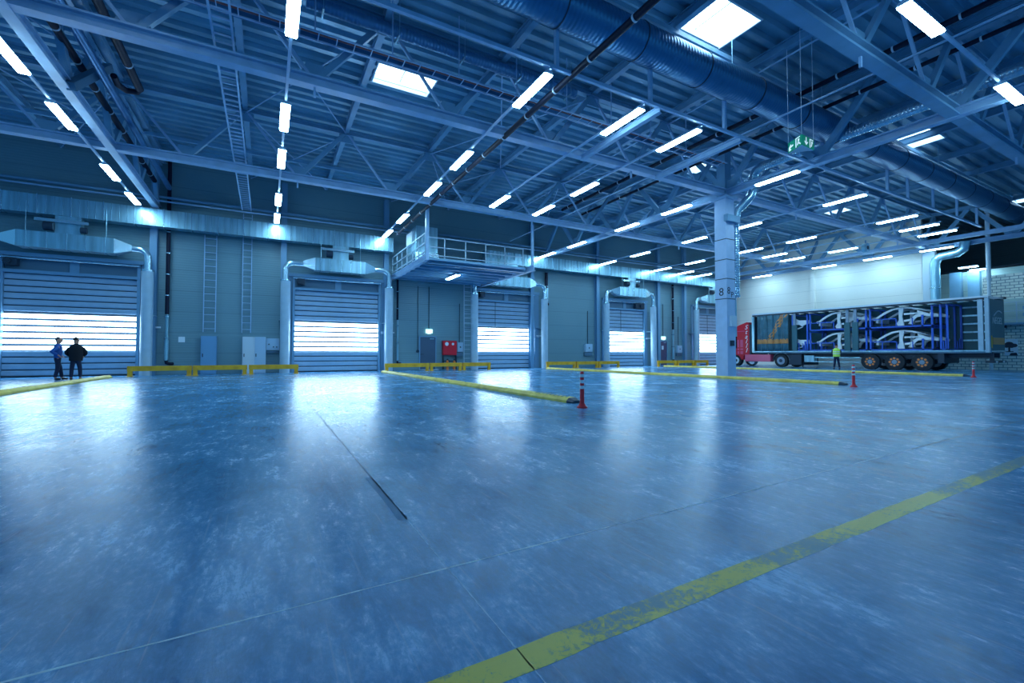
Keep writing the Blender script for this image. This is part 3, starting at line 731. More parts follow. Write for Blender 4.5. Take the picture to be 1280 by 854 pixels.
# equipment on the platform
t = thing('air_handling_unit', (8.0, 26.4, z0+.22), 'stacked silver air handling box standing on the platform behind the railing', 'ventilation unit')
MB().box(7.5, 8.9, 25.2, 27.6, z0+.25, z0+1.15).build('lower_casing', 'galv_bright', t)
MB().box(7.6, 8.9, 25.4, 27.5, z0+1.2, z0+2.75).build('upper_casing', 'galv', t)
MB().box(7.45, 7.6, 25.8, 27.0, z0+1.75, z0+2.5).build('outlet_hood', 'white', t)
MB().box(7.7, 8.8, 25.15, 25.2, z0+.45, z0+.9).build('access_panel', 'steel_light', t)
t = thing('rectangular_duct', (10, 24, z0+.24), 'low pale blue duct box lying on the platform floor', 'air duct')
MB().box(8.9, 13.0, 25.6, 26.7, z0+.24, z0+1.0).build('casing', 'cabinet_blue', t)
MB().box(12.2, 12.26, 25.55, 26.75, z0+.2, z0+1.05).build('flange', 'galv_bright', t)
tag(MB().box(13.0, 15.4, WY-1.6, WY-.9, 6.9, 7.7).build('rectangular_duct', 'galv', origin=(13, WY-1.5, 7)), 'short silver duct box between the platform and the long right duct', 'air duct')

# ------------------------------------------------------------------ wall pipes, cabinets, signs on the dock wall
def wall_pipe(px, ytop, ymid, ybot, lab, r=.09):
    xx = at(px, 380, 1, WY-.2).x; zt, zm, zb_ = (at(px, v, 1, WY-.2).z for v in (ytop, ymid, ybot))
    t = thing('downpipe', (xx, WY-.2, zb_), lab, 'pipe')
    MB().cyl((xx, WY-.2, zm), (xx, WY-.2, zt), r, 12).build('upper_pipe', 'black', t, smooth=True)
    MB().cyl((xx, WY-.2, zb_), (xx, WY-.2, zm), r*.8, 12).cyl((xx, WY-.2, zb_+.1), (xx, WY-.2, zb_+1.1), r*1.15, 12).build('lower_pipe', 'galv', t, smooth=True)
    MB().tube([(xx, WY-.2, zb_+.05), (xx+.02, WY-.2, zb_-.08), (xx+.15, WY-.15, zb_-.12), (xx+.25, WY-.02, zb_-.12)], r*.9, 10).build('shoe', 'black', t, smooth=True)
    for q in range(6):
        z = zb_+1.2+q*1.1
        if z < zt: MB().cyl((xx, WY-.2, z), (xx, WY-.2, z+.05), r*1.25, 12).box(xx-.02, xx+.02, WY-.2, WY, z, z+.04).build('pipe_clip', 'galv_bright', t, smooth=True)
wall_pipe(209, 160, 393, 452, 'black downpipe with galvanised foot right of the leftmost door')
wall_pipe(497, 350, 400, 452, 'slim black downpipe under the left end of the platform', .07)
wall_pipe(841, 356, 412, 450, 'black downpipe right of the plum service door', .1)
wall_pipe(683, 340, 372, 378, 'short black pipe at top right of the third roller door', .12)
def cabinet(name, pxa, pxb, pya, pyb, depth, m, lab, handle=True, doorsplit=False, foot=None, cat='cabinet'):
    a = at(pxa, pya, 1, WY-depth); b = at(pxb, pyb, 1, WY-depth)
    zb_ = foot if foot is not None else b.z
    t = thing(name, ((a.x+b.x)/2, WY-depth/2, zb_), lab, cat)
    MB().box(a.x, b.x, WY-depth+.02, WY-.01, zb_, a.z).build('body', m, t, bevel=.01)
    MB().box(a.x+.03, b.x-.03, WY-depth, WY-depth+.03, zb_+.04, a.z-.04).build('door', m, t)
    if handle: MB().box(a.x+.07, a.x+.11, WY-depth-.03, WY-depth, (zb_+a.z)/2-.1, (zb_+a.z)/2+.08).build('handle', 'dark', t)
    return t, a, b
cabinet('electrical_cabinet', 251, 270, 420, 465, .4, 'cabinet_blue', 'tall blue electrical cabinet behind the yellow rail, leftmost of three', foot=0)
cabinet('electrical_cabinet', 303, 318, 421, 458, .45, 'white', 'bright white tall cabinet under the second cable ladder', foot=0)
cabinet('electrical_cabinet', 318, 332, 421, 458, .35, 'cabinet', 'tall pale cabinet standing right of the bright white one', foot=0)
t, a, b = cabinet('wall_box', 333, 349, 423, 438, .25, 'cabinet', 'small grey wall box with buttons left of the second roller door', False, cat='control box')
for q in (.2, .55, .8): MB().cyl(((a.x*(1-q)+b.x*q), WY-.29, (a.z+b.z)/2-.15*(q > .5)), ((a.x*(1-q)+b.x*q), WY-.24, (a.z+b.z)/2-.15*(q > .5)), .035, 8).build('button', 'dark', t)
MB().box(a.x-.05, b.x+.05, WY-.2, WY-.02, b.z-.14, b.z-.04).build('cable_shelf', 'header', t)
for pa, pb, ya, yb, lab in ((732, 741, 430, 440, 'small grey control box left of the fourth roller door'), (847, 853, 432, 441, 'small grey control box left of the fifth roller door'), (572, 579, 428, 440, 'small grey control box between red cabinet and access ladder')):
    t, a, b = cabinet('wall_box', pa, pb, ya, yb, .25, 'cabinet', lab, False, cat='control box')
    MB().cyl(((a.x+b.x)/2, WY-.28, (a.z+b.z)/2), ((a.x+b.x)/2, WY-.25, (a.z+b.z)/2), .05, 8).build('button', 'dark', t)
    MB().box(a.x-.05, b.x-.02, WY-.2, WY-.02, b.z-.3, b.z-.05).build('cable_shelf', 'header', t)
    MB().cyl(((a.x+b.x)/2, WY-.06, a.z), ((a.x+b.x)/2, WY-.06, a.z+2.7), .025, 6).build('conduit', 'dark', t)
a = at(223, 421, 1, WY-.02); b = at(231, 428, 1, WY-.02)
tag(MB().box(a.x, b.x, WY-.02, WY, b.z, a.z).build('paper_notice', 'paper', origin=(a.x, WY, b.z)), 'small white paper notice on the wall left of the blue cabinet', 'notice')
# hydrant cabinet on its stand, red
a = at(554, 426, 1, WY-.3); b = at(571, 444, 1, WY-.3)
t = thing('fire_cabinet', ((a.x+b.x)/2, WY-.2, 0), 'red fire hose cabinet on a black stand beside the grey door', 'fire cabinet')
MB().box(a.x, b.x, WY-.3, WY-.04, b.z, a.z).build('body', 'red', t, bevel=.01)
xm = (a.x+b.x)/2
MB().box(a.x+.03, xm-.01, WY-.325, WY-.3, b.z+.03, a.z-.03).build('door', 'red', t)
MB().box(xm+.01, b.x-.03, WY-.325, WY-.3, b.z+.03, a.z-.03).build('door', 'red', t)
for xq, hw in ((a.x+.25, .13), (xm+.2, .09)): MB().cyl((xq, WY-.335, a.z-.22), (xq, WY-.325, a.z-.22), hw, 14).build('round_sign', 'paper', t)
for xq in (a.x, b.x-.06): MB().box(xq, xq+.06, WY-.3, WY-.1, 0, b.z).build('leg', 'dark', t)
MB().box(a.x, b.x, WY-.3, WY-.24, .55, .62).build('crossbar', 'dark', t)
for k, xq in enumerate((a.x+.25, b.x-.25)):
    e = thing('fire_extinguisher', (xq, WY-.45, .1), 'red fire extinguisher below the red cabinet, %s one' % ('left' if k == 0 else 'right'), 'fire extinguisher', 'extinguishers below the red cabinet')
    MB().cyl((xq, WY-.45, 0.0), (xq, WY-.45, .55), .09, 14).cyl((xq, WY-.45, .55), (xq, WY-.45, .64), .09, 14, .03).build('cylinder', 'orange', e, smooth=True)
    MB().box(xq-.04, xq+.06, WY-.47, WY-.43, .64, .74).build('valve', 'dark', e)
    MB().tube([(xq+.04, WY-.45, .68), (xq+.14, WY-.47, .6), (xq+.13, WY-.5, .35)], .015, 6).build('hose', 'rubber', e)
# lit exit signs with conduits
for px, py, lab in ((536.5, 414, 'small lit exit sign above the grey door'), (829.5, 422.5, 'small lit exit sign above the plum door')):
    p = at(px, py, 1, WY-.1); t = thing('exit_sign', (p.x, WY-.1, p.z), lab, 'exit sign')
    MB().box(p.x-.22, p.x+.22, WY-.14, WY-.02, p.z-.14, p.z+.12).build('lit_box', 'sign_glow', t)
    MB().box(p.x-.12, p.x+.12, WY-.12, WY-.04, p.z-.2, p.z-.14).build('lower_lens', 'sign_white', t)
    MB().cyl((p.x, WY-.03, p.z+.12), (p.x, WY-.03, 5.6), .022, 6).build('conduit', 'dark', t)
p = at(522, 430, 1, WY); t = thing('call_point', (p.x, WY-.05, 1.25), 'round black switch hanging on a conduit left of the grey door', 'switch')
MB().cyl((p.x, WY-.05, 1.25), (p.x, WY-.0, 1.25), .1, 12).build('switch_body', 'dark', t); MB().cyl((p.x, WY-.03, 1.3), (p.x, WY-.03, 5.6), .02, 6).build('conduit', 'dark', t)

# ------------------------------------------------------------------ yellow guard rails
def guard(pxa, pxb, Y, lab, ztop=.50, left_post=True):
    a = at(pxa, 460, 1, Y).x; b = at(pxb, 460, 1, Y).x
    t = thing('guard_rail', (a, Y, 0), lab, 'guard rail', 'yellow guard rails in front of the dock wall')
    MB().box(a, b, Y-.07, Y+.07, ztop-.24, ztop).build('top_beam', 'yellow', t, bevel=.01)
    for xq in (a+.02, b-.20): MB().box(xq, xq+.18, Y-.09, Y+.06, 0, ztop-.0).build('post', 'yellow', t, bevel=.01)
    for xq in (a-.03, b-.25): MB().box(xq, xq+.28, Y-.15, Y+.12, 0, .02).build('foot_plate', 'yellow', t)
GY = 27.2
for pa, pb, lab in ((159, 240, 'yellow guard rail by the leftmost door, left one of three'), (241, 309, 'yellow guard rail in front of the blue cabinet, middle of three'), (311, 373, 'yellow guard rail by the second door, right one of three'),
                    (481, 536, 'yellow guard rail below the platform, left of the grey door'), (537, 577, 'yellow guard rail before the grey door and red cabinet'), (578, 613, 'yellow guard rail reaching across the third roller door'),
                    (683, 719, 'yellow guard rail right of the third door, left of three'), (720, 747, 'yellow guard rail left of the fourth door, middle of three'), (748, 774, 'yellow guard rail reaching across the fourth roller door'),
                    (822, 845, 'yellow guard rail in front of the plum door'), (846, 867, 'yellow guard rail left of the fifth door'), (868, 885, 'yellow guard rail reaching across the fifth roller door')):
    guard(pa, pb, GY, lab)

# ------------------------------------------------------------------ wheel guides and flexible posts on the floor
def wheel_guide(x, y0, y1, lab):
    t = thing('wheel_guide', (x, y0, 0), lab, 'wheel guide', 'yellow wheel guides on the floor')
    w, h = .16, .115
    pr = [(-w, 0), (w, 0), (w, h*.45), (w*.55, h), (-w*.55, h), (-w, h*.45)]
    def seg(ya, yb, nm, m):
        MB().loft([[(x+a, ya, b) for a, b in pr], [(x+a, yb, b) for a, b in pr]]).build(nm, m, t)
    y = y0+.18
    MB().loft([[(x+a*.75, y0, b*.55) for a, b in pr], [(x+a, y, b) for a, b in pr]]).build('end_cap', 'dark', t)
    seg(y, y+1.6, 'ribbed_end', 'guide'); 
    for k in range(9):
        yy = y+.12+k*.16
        MB().profile((x-w*.5, yy, h+.002), (x+w*.5, yy+.14, h+.002), [(-.025,-.004),(.025,-.004),(.025,.006),(-.025,.006)]).build('grip_bar', 'teal', t)
    ya = y+1.6
    while ya < y1:
        yb = min(ya+3.0, y1); seg(ya+.008, yb, 'guide_section', 'guide')
        MB().cyl((x, (ya+yb)/2, h), (x, (ya+yb)/2, h+.012), .03, 8).build('anchor_bolt', 'dark', t)
        ya = yb
wheel_guide(-6.25, 15.2, 26.4, 'pale wheel guide on the floor at the far left near the two men')
wheel_guide(6.02, 7.95, 26.4, 'yellow wheel guide on the floor ending at the nearest red and white post')
wheel_guide(17.6, 7.95, 26.6, 'long yellow wheel guide on the floor running in front of the tall column')
wheel_guide(29.3, 8.1, 26.6, 'yellow wheel guide on the floor beside the parked truck')
def flex(x, y, lab):
    t = thing('flexible_post', (x, y, 0), lab, 'bollard', 'red and white flexible posts')
    MB().cyl((x, y, 0), (x, y, .03), .105, 24).cyl((x, y, .03), (x, y, .09), .085, 24, .055).build('base', 'red_post', t, smooth=True)
    MB().cyl((x, y, .09), (x, y, .40), .045, 20, .043).cyl((x, y, .40), (x, y, .70), .041, 20, .041).cyl((x, y, .70), (x, y, .735), .041, 20, .030).build('post', 'red_post', t, smooth=True)
    for k, z in enumerate((.62, .50, .385)):
        MB().cyl((x, y, z-.0), (x, y, z+.064), .0455, 20).build('reflective_band', 'reflective', t, smooth=True)
    for k in range(4):
        a = k*PI/2+.4; MB().cyl((x+.08*math.cos(a), y+.08*math.sin(a), .03), (x+.08*math.cos(a), y+.08*math.sin(a), .04), .012, 8).build('bolt', 'dark', t)
flex(5.61, 7.24, 'red post with white bands in the middle of the floor, nearest one')
flex(16.86, 7.41, 'red post with white bands in front of the standing worker, middle distance')
flex(28.41, 7.71, 'small distant red and white post near the rear of the trailer')

# ------------------------------------------------------------------ hanging exit sign (triangular)
A = Vector(at(985.5, 190, 1, 7.4)); zt = A.z
t = thing('hanging_exit_sign', at(1000, 190, 1, 7.6), 'triangular green and white exit sign hanging on three wires', 'exit sign')
zt_ = 7.93
pa = Vector((14.78, 8.20, zt_)); pb = Vector((14.52, 7.65, zt_)); pc = Vector((15.25, 7.68, zt_))
hs = .33
def panel(p, q, nm, m, off=0., z0=0., z1=1., u0=0., u1=1., th=.012):
    d = (q-p); n = Vector((d.y, -d.x, 0)).normalized()
    a = p+d*u0+n*off; b = p+d*u1+n*off
    mb = MB(); k = len(mb.v)
    zz = [(zt_-hs+hs*z0), (zt_-hs+hs*z1)]
    ring = lambda P: [(P.x, P.y, zz[0]), (P.x, P.y, zz[1]), (P.x+n.x*th, P.y+n.y*th, zz[1]), (P.x+n.x*th, P.y+n.y*th, zz[0])]
    mb.loft([ring(a), ring(b)]); return mb.build(nm, m, t)
panel(pa, pb, 'sign_face', 'green'); panel(pb, pc, 'sign_face', 'green')
def glyph_on(p, q, polys, nm, off=.014):
    d = (q-p); n = Vector((d.y, -d.x, 0)).normalized(); mb = MB()
    for poly in polys:
        k = len(mb.v); m_ = len(poly)
        for o_ in (off, off+.004):
            for u, v in poly:
                P = p+d*u+n*o_; mb.v.append((P.x, P.y, zt_-hs+hs*v))
        for i in range(m_):
            j = (i+1) % m_; mb.f.append((k+i, k+j, k+m_+j, k+m_+i))
        mb.f.append(tuple(k+i for i in range(m_))); mb.f.append(tuple(k+m_+i for i in range(m_)))
    mb.build(nm, 'sign_white', t)
glyph_on(pa, pb, [[(.08,.42),(.08,.12),(.2,.12)],[(.08,.42),(.08,.36),(.2,.36)],[(.1,.45),(.22,.72),(.26,.64),(.17,.45)],[(.1,.5),(.4,.58),(.4,.44),(.1,.36)],[(.1,.4),(.26,.2),(.22,.12),(.06,.34)]], 'arrow')
glyph_on(pa, pb, [[(.58,.06),(.64,.06),(.64,.94),(.58,.94)],[(.64,.86),(.9,.86),(.9,.94),(.64,.94)],[(.68,.2),(.74,.2),(.82,.5),(.76,.55)],[(.76,.5),(.86,.55),(.86,.75),(.74,.75)],[(.8,.3),(.92,.12),(.95,.2),(.86,.42)]], 'running_figure')
glyph_on(pb, pc, [[(.30,.9),(.36,.9),(.36,.3),(.30,.3)],[(.18,.45),(.33,.14),(.33,.3),(.2,.52)],[(.33,.14),(.48,.45),(.46,.52),(.33,.3)]], 'arrow')
glyph_on(pb, pc, [[(.62,.06),(.68,.06),(.68,.9),(.62,.9)],[(.68,.82),(.92,.82),(.92,.9),(.68,.9)],[(.72,.2),(.78,.2),(.84,.5),(.78,.55)],[(.78,.5),(.88,.55),(.86,.74),(.76,.72)]], 'running_figure')
mb = MB(); mb.v = [tuple(pa-Vector((0,0,hs))), tuple(pb-Vector((0,0,hs))), tuple(pc-Vector((0,0,hs))), tuple(pa-Vector((0,0,hs-.03))), tuple(pb-Vector((0,0,hs-.03))), tuple(pc-Vector((0,0,hs-.03)))]
mb.f = [(0,1,2),(3,5,4),(0,3,4,1),(1,4,5,2),(2,5,3,0)]; mb.build('bottom_plate', 'white', t)
for p in (pa, pb, pc): MB().cyl(p, (p.x, p.y, ZD), .008, 5).build('wire', 'white', t)

# ------------------------------------------------------------------ parked truck along x = 36.5
TX = 36.5; TW = 2.5
def T(px, py): p = at(px, py, 0, TX); return p.y, p.z
t = thing('semi_trailer', (TX+1.25, T(1100, 450)[0], 0), 'open-sided curtain trailer carrying car bodies, parked along the end wall', 'trailer')
yF = T(941, 440)[0]; yR = T(1236, 440)[0]; zdk = T(1100, 443)[1]; zrf = 4.38
zdk = 1.28
MB().box(TX, TX+TW, yR, yF, zdk-.16, zdk).build('deck', 'header', t)
MB().box(TX-.02, TX, yR, yF, zdk-.06, zdk+.02).build('side_rail', 'galv', t)
MB().box(TX+.6, TX+.75, yR, yF-1, zdk-.45, zdk-.16).box(TX+1.75, TX+1.9, yR, yF-1, zdk-.45, zdk-.16).build('chassis_beam', 'dark', t)
MB().box(TX-.03, TX+TW, yR-.05, yF, zrf+.05, zrf+.065).build('roof', 'tarp_white', t)
MB().box(TX-.05, TX-.03, yR-.05, yF, zrf-.02, zrf+.09).build('roof_edge', 'white', t)
MB().box(TX-.03, TX+.03, yR, yF, zrf-.14, zrf).build('roof_rail', 'dark', t)
yy = yR+.5
while yy < yF:
    MB().box(TX, TX+TW, yy, yy+.07, zrf-.03, zrf+.04).build('roof_bow', 'dark', t); yy += .75
MB().box(TX, TX+TW, yF-.1, yF, zdk, zrf-.12).build('front_wall', 'dark', t)
MB().box(TX-.04, TX+.12, yF-.16, yF+.04, zdk-.1, zrf-.15).build('front_post', 'galv', t)
MB().box(TX+TW-.06, TX+TW, yR, yF, zdk, zrf).build('far_curtain', 'teal', t)
for k in range(5):
    z = zdk+.6+k*.52; MB().box(TX+TW-.11, TX+TW-.06, yR+.2, T(1182, 430)[0], z, z+.10).build('side_lath', 'galv', t)
MB().box(TX-.04, TX+.18, yR-.05, yR+.12, zdk-.12, zrf-.05).box(TX-.03, TX+.1, yR+.2, yR+.42, zdk, zrf-.1).build('rear_post', 'pipe', t)
MB().box(TX+.16, TX+TW, yR-.06, yR, zdk-.05, zrf-.1).build('rear_door', 'teal', t)
MB().box(TX+.1, TX+TW, yR-.1, yR-.05, zdk-.1, zdk-.0).build('rear_sill', 'galv_bright', t)
MB().box(TX+.45, TX+TW-.1, yR-.075, yR-.06, zdk+.35, zdk+.75).build('orange_stripe', 'tarp_orange', t)
MB().box(TX+.22, TX+.36, yR-.075, yR-.06, zdk+.15, zdk+.85).build('yellow_marker', 'yellow', t)
MB().box(TX+.2, TX+TW-.2, yR-.15, yR+.2, .55, .68).box(TX+.5, TX+.65, yR-.05, yR+.1, .6, zdk-.1).build('rear_bumper', 'dark', t)
for q in (.5, 1.7): MB().box(TX+q, TX+q+.3, yR-.17, yR-.15, .57, .66).build('tail_lamp', 'reflective', t)
text('NEGEL', 'lettering', 'grey_text', t, .55, (TX+1.25, yR-.066, 3.02), Euler((PI/2, 0, 0)), shear=.3)
pts = [(TX+.7+1.3*k/10, yR-.07, 3.3+.32*math.sin(PI*min(1, k/10*.75+.0))) for k in range(11)]
MB().tube(pts, .035, 6).build('arc_emblem', 'grey_text', t)
# landing gear, boxes, side guard under the trailer
yc = T(1012, 450)[0]
MB().box(TX+.15, TX+.6, T(1016, 450)[0], T(1004, 450)[0], .45, .95).build('tool_box', 'galv', t)
MB().box(TX+.02, TX+.06, T(1075, 450)[0], T(1018, 450)[0], .45, .52).box(TX+.02, TX+.06, T(1075, 450)[0], T(1018, 450)[0], .75, .85).build('side_guard', 'galv', t)
MB().box(TX+.1, TX+.2, T(1002, 450)[0]-.05, T(1002, 450)[0]+.05, 0, 1.1).box(TX+.05, TX+.3, T(1002, 450)[0]-.15, T(1002, 450)[0]+.15, 0, .04).build('landing_leg', 'dark', t)
MB().box(TX+.05, TX+2.4, T(1180, 452)[0], T(1172, 452)[0], .5, 1.1).build('mudguard', 'dark', t)
MB().box(TX+.3, TX+2.2, T(1078, 450)[0]+.0, T(1172, 450)[0], .75, 1.1).build('axle_box', 'dark', t)
def wheel(y, r, hub, par, x=TX+.02, name='wheel', wd=.34):
    w = MB().cyl((x, y, r), (x+wd, y, r), r, 28).cyl((x-.01, y, r), (x, y, r), r*.93, 28).build(name, 'rubber', par, smooth=True)
    MB().cyl((x-.022, y, r), (x-.005, y, r), r*.60, 24).build('rim', ('dark' if hub == 'orange' else 'wheel') if hub != 'white' else 'white', w, smooth=True)
    MB().cyl((x-.045, y, r), (x-.02, y, r), r*.26, 16).build('hub', 'wheel' if hub == 'orange' else 'dark', w, smooth=True)
    if hub == 'orange':
        for k in range(8):
            a = k*PI/4; MB().cyl((x-.035, y+r*.45*math.cos(a), r+r*.45*math.sin(a)), (x-.02, y+r*.45*math.cos(a), r+r*.45*math.sin(a)), r*.13, 8).build('hub_bolt', 'orange', w)
    return w
for px in (1087.5, 1118, 1152.5):
    y = T(px, 455)[0]; wheel(y, .54, 'orange', t); wheel(y, .54, '', t, TX+2.1)
# bunched curtain at the front of the trailer
c = thing('trailer_curtain', (TX-.05, T(965, 420)[0], zdk), 'bunched teal side curtain with an orange stripe at the trailer front', 'tarpaulin')
ya, yb = T(947, 420)[0], T(985.5, 420)[0]
def fold(i, s): return .10*math.sin(i*1.9)+.05*math.sin(i*4.3+s)
def curtain_mesh(z0, z1, off, u0a, u1a, u0b, u1b, nm, m, n=64):
    """panel between two heights; u ranges may differ at bottom and top (slanted stripe)"""
    mb = MB(); rows = 8
    for r in range(rows+1):
        f = r/rows; z = z0+(z1-z0)*f; ua = u0a+(u0b-u0a)*f; ub = u1a+(u1b-u1a)*f
        for q in range(n+1):
            u = ua+(ub-ua)*q/n; mb.v.append((TX-.06+fold(u*14, f*1.2)*.8-off, ya+(yb-ya)*u, z))
    for r in range(rows):
        for q in range(n): a_ = r*(n+1)+q; mb.f.append((a_, a_+1, a_+n+2, a_+n+1))
    o = mb.build(nm, m, c, smooth=True)
    so = o.modifiers.new('thick', 'SOLIDIFY'); so.thickness = .012
    return o
zc0, zc1 = zdk+.02, zrf-.14
curtain_mesh(zc0, zc1, 0, 0, 1, 0, 1, 'folded_tarp', 'tarp_fold')
curtain_mesh(zdk+.62, zdk+1.0, .02, .0, 1, .0, 1, 'orange_band', 'tarp_orange')
curtain_mesh(zdk+1.0, zc1, .02, .35, .5, .78, 1.0, 'orange_stripe', 'tarp_orange', 24)

# tractor unit
t = thing('tractor_unit', (TX+1.25, T(930, 450)[0], 0), 'red truck tractor in front of the trailer, half hidden by the column', 'truck')
yc0 = T(907, 450)[0]; yc1 = T(936.5, 450)[0]
prof = [(yc0, .45), (yc0, 2.0), (yc0-.35, 3.1), (yc0-.7, 3.35), (yc1+.35, 3.95), (yc1, 3.9), (yc1, 1.2), (yc1+.35, 1.2), (yc0-1.0+.62+.1-1.3, 1.25)]
prof = [(yc0, .55), (yc0+.0, 1.9), (T(914, 425)[0]+.2, 2.9), (T(914, 418)[0]+.1, 3.0), (T(922, 408)[0], 3.55), (T(933, 403)[0], 3.82), (yc1, 3.78), (yc1, 1.0), (T(930, 440)[0], 1.0), (T(928, 450)[0], .55)]
MB().prism(prof, 0, TX+.02, TX+TW-.02).build('cab', 'red', t, bevel=.03)
MB().box(TX, TX+.02, T(921, 430)[0], T(913.5, 430)[0], 1.55, 2.75).build('side_window', 'glassdark', t)
MB().box(TX-.25, TX-.05, T(917, 424)[0], T(913, 424)[0], 1.95, 2.6).build('mirror', 'white', t)
MB().box(TX-.005, TX+.02, T(931, 410)[0], T(915, 410)[0], 3.02, 3.08).build('roof_trim', 'tank_pink', t)
MB().box(TX+.05, TX+TW-.05, T(938.6, 430)[0], yc1, 1.0, 3.6).build('rear_bulkhead', 'dark', t)
MB().box(TX+.0, TX+.55, T(963, 450)[0], T(931, 450)[0], .42, 1.02).build('side_skirt', 'tank_pink', t, bevel=.03)
MB().box(TX+.5, TX+1.0, T(990, 450)[0], T(930, 450)[0], .55, .95).box(TX+1.5, TX+2.0, T(990, 450)[0], T(930, 450)[0], .55, .95).build('chassis_frame', 'dark', t)
wheel(T(920, 450)[0], .50, 'white', t); wheel(T(920, 450)[0], .50, '', t, TX+2.1)
wheel(T(976, 450)[0], .52, '', t); wheel(T(976, 450)[0], .52, '', t, TX+2.1)
MB().cyl((TX+.1, T(939, 455)[0], .42), (TX+.5, T(939, 455)[0], .42), .24, 16).build('air_tank', 'white', t, smooth=True)
pts = []
yw = T(976, 450)[0]
for k in range(9):
    a = PI*k/8; pts.append((TX+.25, yw+.66*math.cos(a), .55+.60*math.sin(a)))
mb = MB()
for k in range(8): mb.bar(pts[k], pts[k+1], .5, .04, (1, 0, 0)) if False else mb.loft([[(TX+.02, p[1], p[2]), (TX+.55, p[1], p[2]), (TX+.55, p[1], p[2]+.03), (TX+.02, p[1], p[2]+.03)] for p in pts[k:k+2]])
mb.build('mudguard', 'wheel', t)
MB().box(TX+.1, TX+2.3, T(1003, 450)[0], T(985, 450)[0], .2, 1.05).build('rear_lamp_unit', 'dark', t)
for k, ch in enumerate('Stalll'):
    z = 3.38-.40*k; yq = T(932.6, 430)[0]-.0
    text(ch, 'letter', 'reflective', t, .55, (TX-.0, yq, z-.02), Euler((PI/2, 0, -PI/2)), shear=.35, extrude=.006)
for k, (pa_, pb_) in enumerate(((925.5, 928.8), (921.8, 924))):
    for z0_, z1_ in ((1.65, 2.3), (1.4, 1.55), (1.05, 1.3)):
        MB().box(TX+.0, TX+.018, T(pb_, 440)[0], T(pa_, 440)[0], z0_, z1_).build('pale_decal', 'tank_pink', t)

# steel racks with car bodies inside the trailer
def rack(ya, yb, z0, z1, lab):
    t = thing('transport_rack', (TX+1.2, (ya+yb)/2, z0), lab, 'rack', 'blue racks in the trailer')
    lo, hi = min(ya, yb), max(ya, yb); xa, xb = TX+.12, TX+2.3
    for x in (xa, xb):
        MB().box(x, x+.08, lo, hi, z0, z0+.09).build('bottom_rail', 'rack_blue', t)
        for k, y in enumerate((lo, lo+(hi-lo)*.14, hi-.1)):
            MB().box(x, x+.08, y, y+.1, z0, z1 if k != 1 else z0+.75).build('post', 'rack_blue', t)
        for f in (.30, .55, .78): MB().box(x+.02, x+.06, lo+(hi-lo)*f, lo+(hi-lo)*f+.05, z0+.09, z0+.6).build('strut', 'rack_blue', t)
        MB().box(x+.02, x+.06, lo+(hi-lo)*.55, hi, z0+.56, z0+.62).build('mid_rail', 'rack_blue', t)
    for y in (lo, hi-.1): MB().box(xa, xb, y, y+.08, z0, z0+.09).build('cross_beam', 'rack_blue', t); MB().box(xa, xb, y, y+.08, z1-.08, z1).build('cross_beam', 'rack_blue', t)
    MB().box(xb-.3, xb, lo, hi, z0+.05, z0+.10).build('floor_plate', 'rack_blue', t)
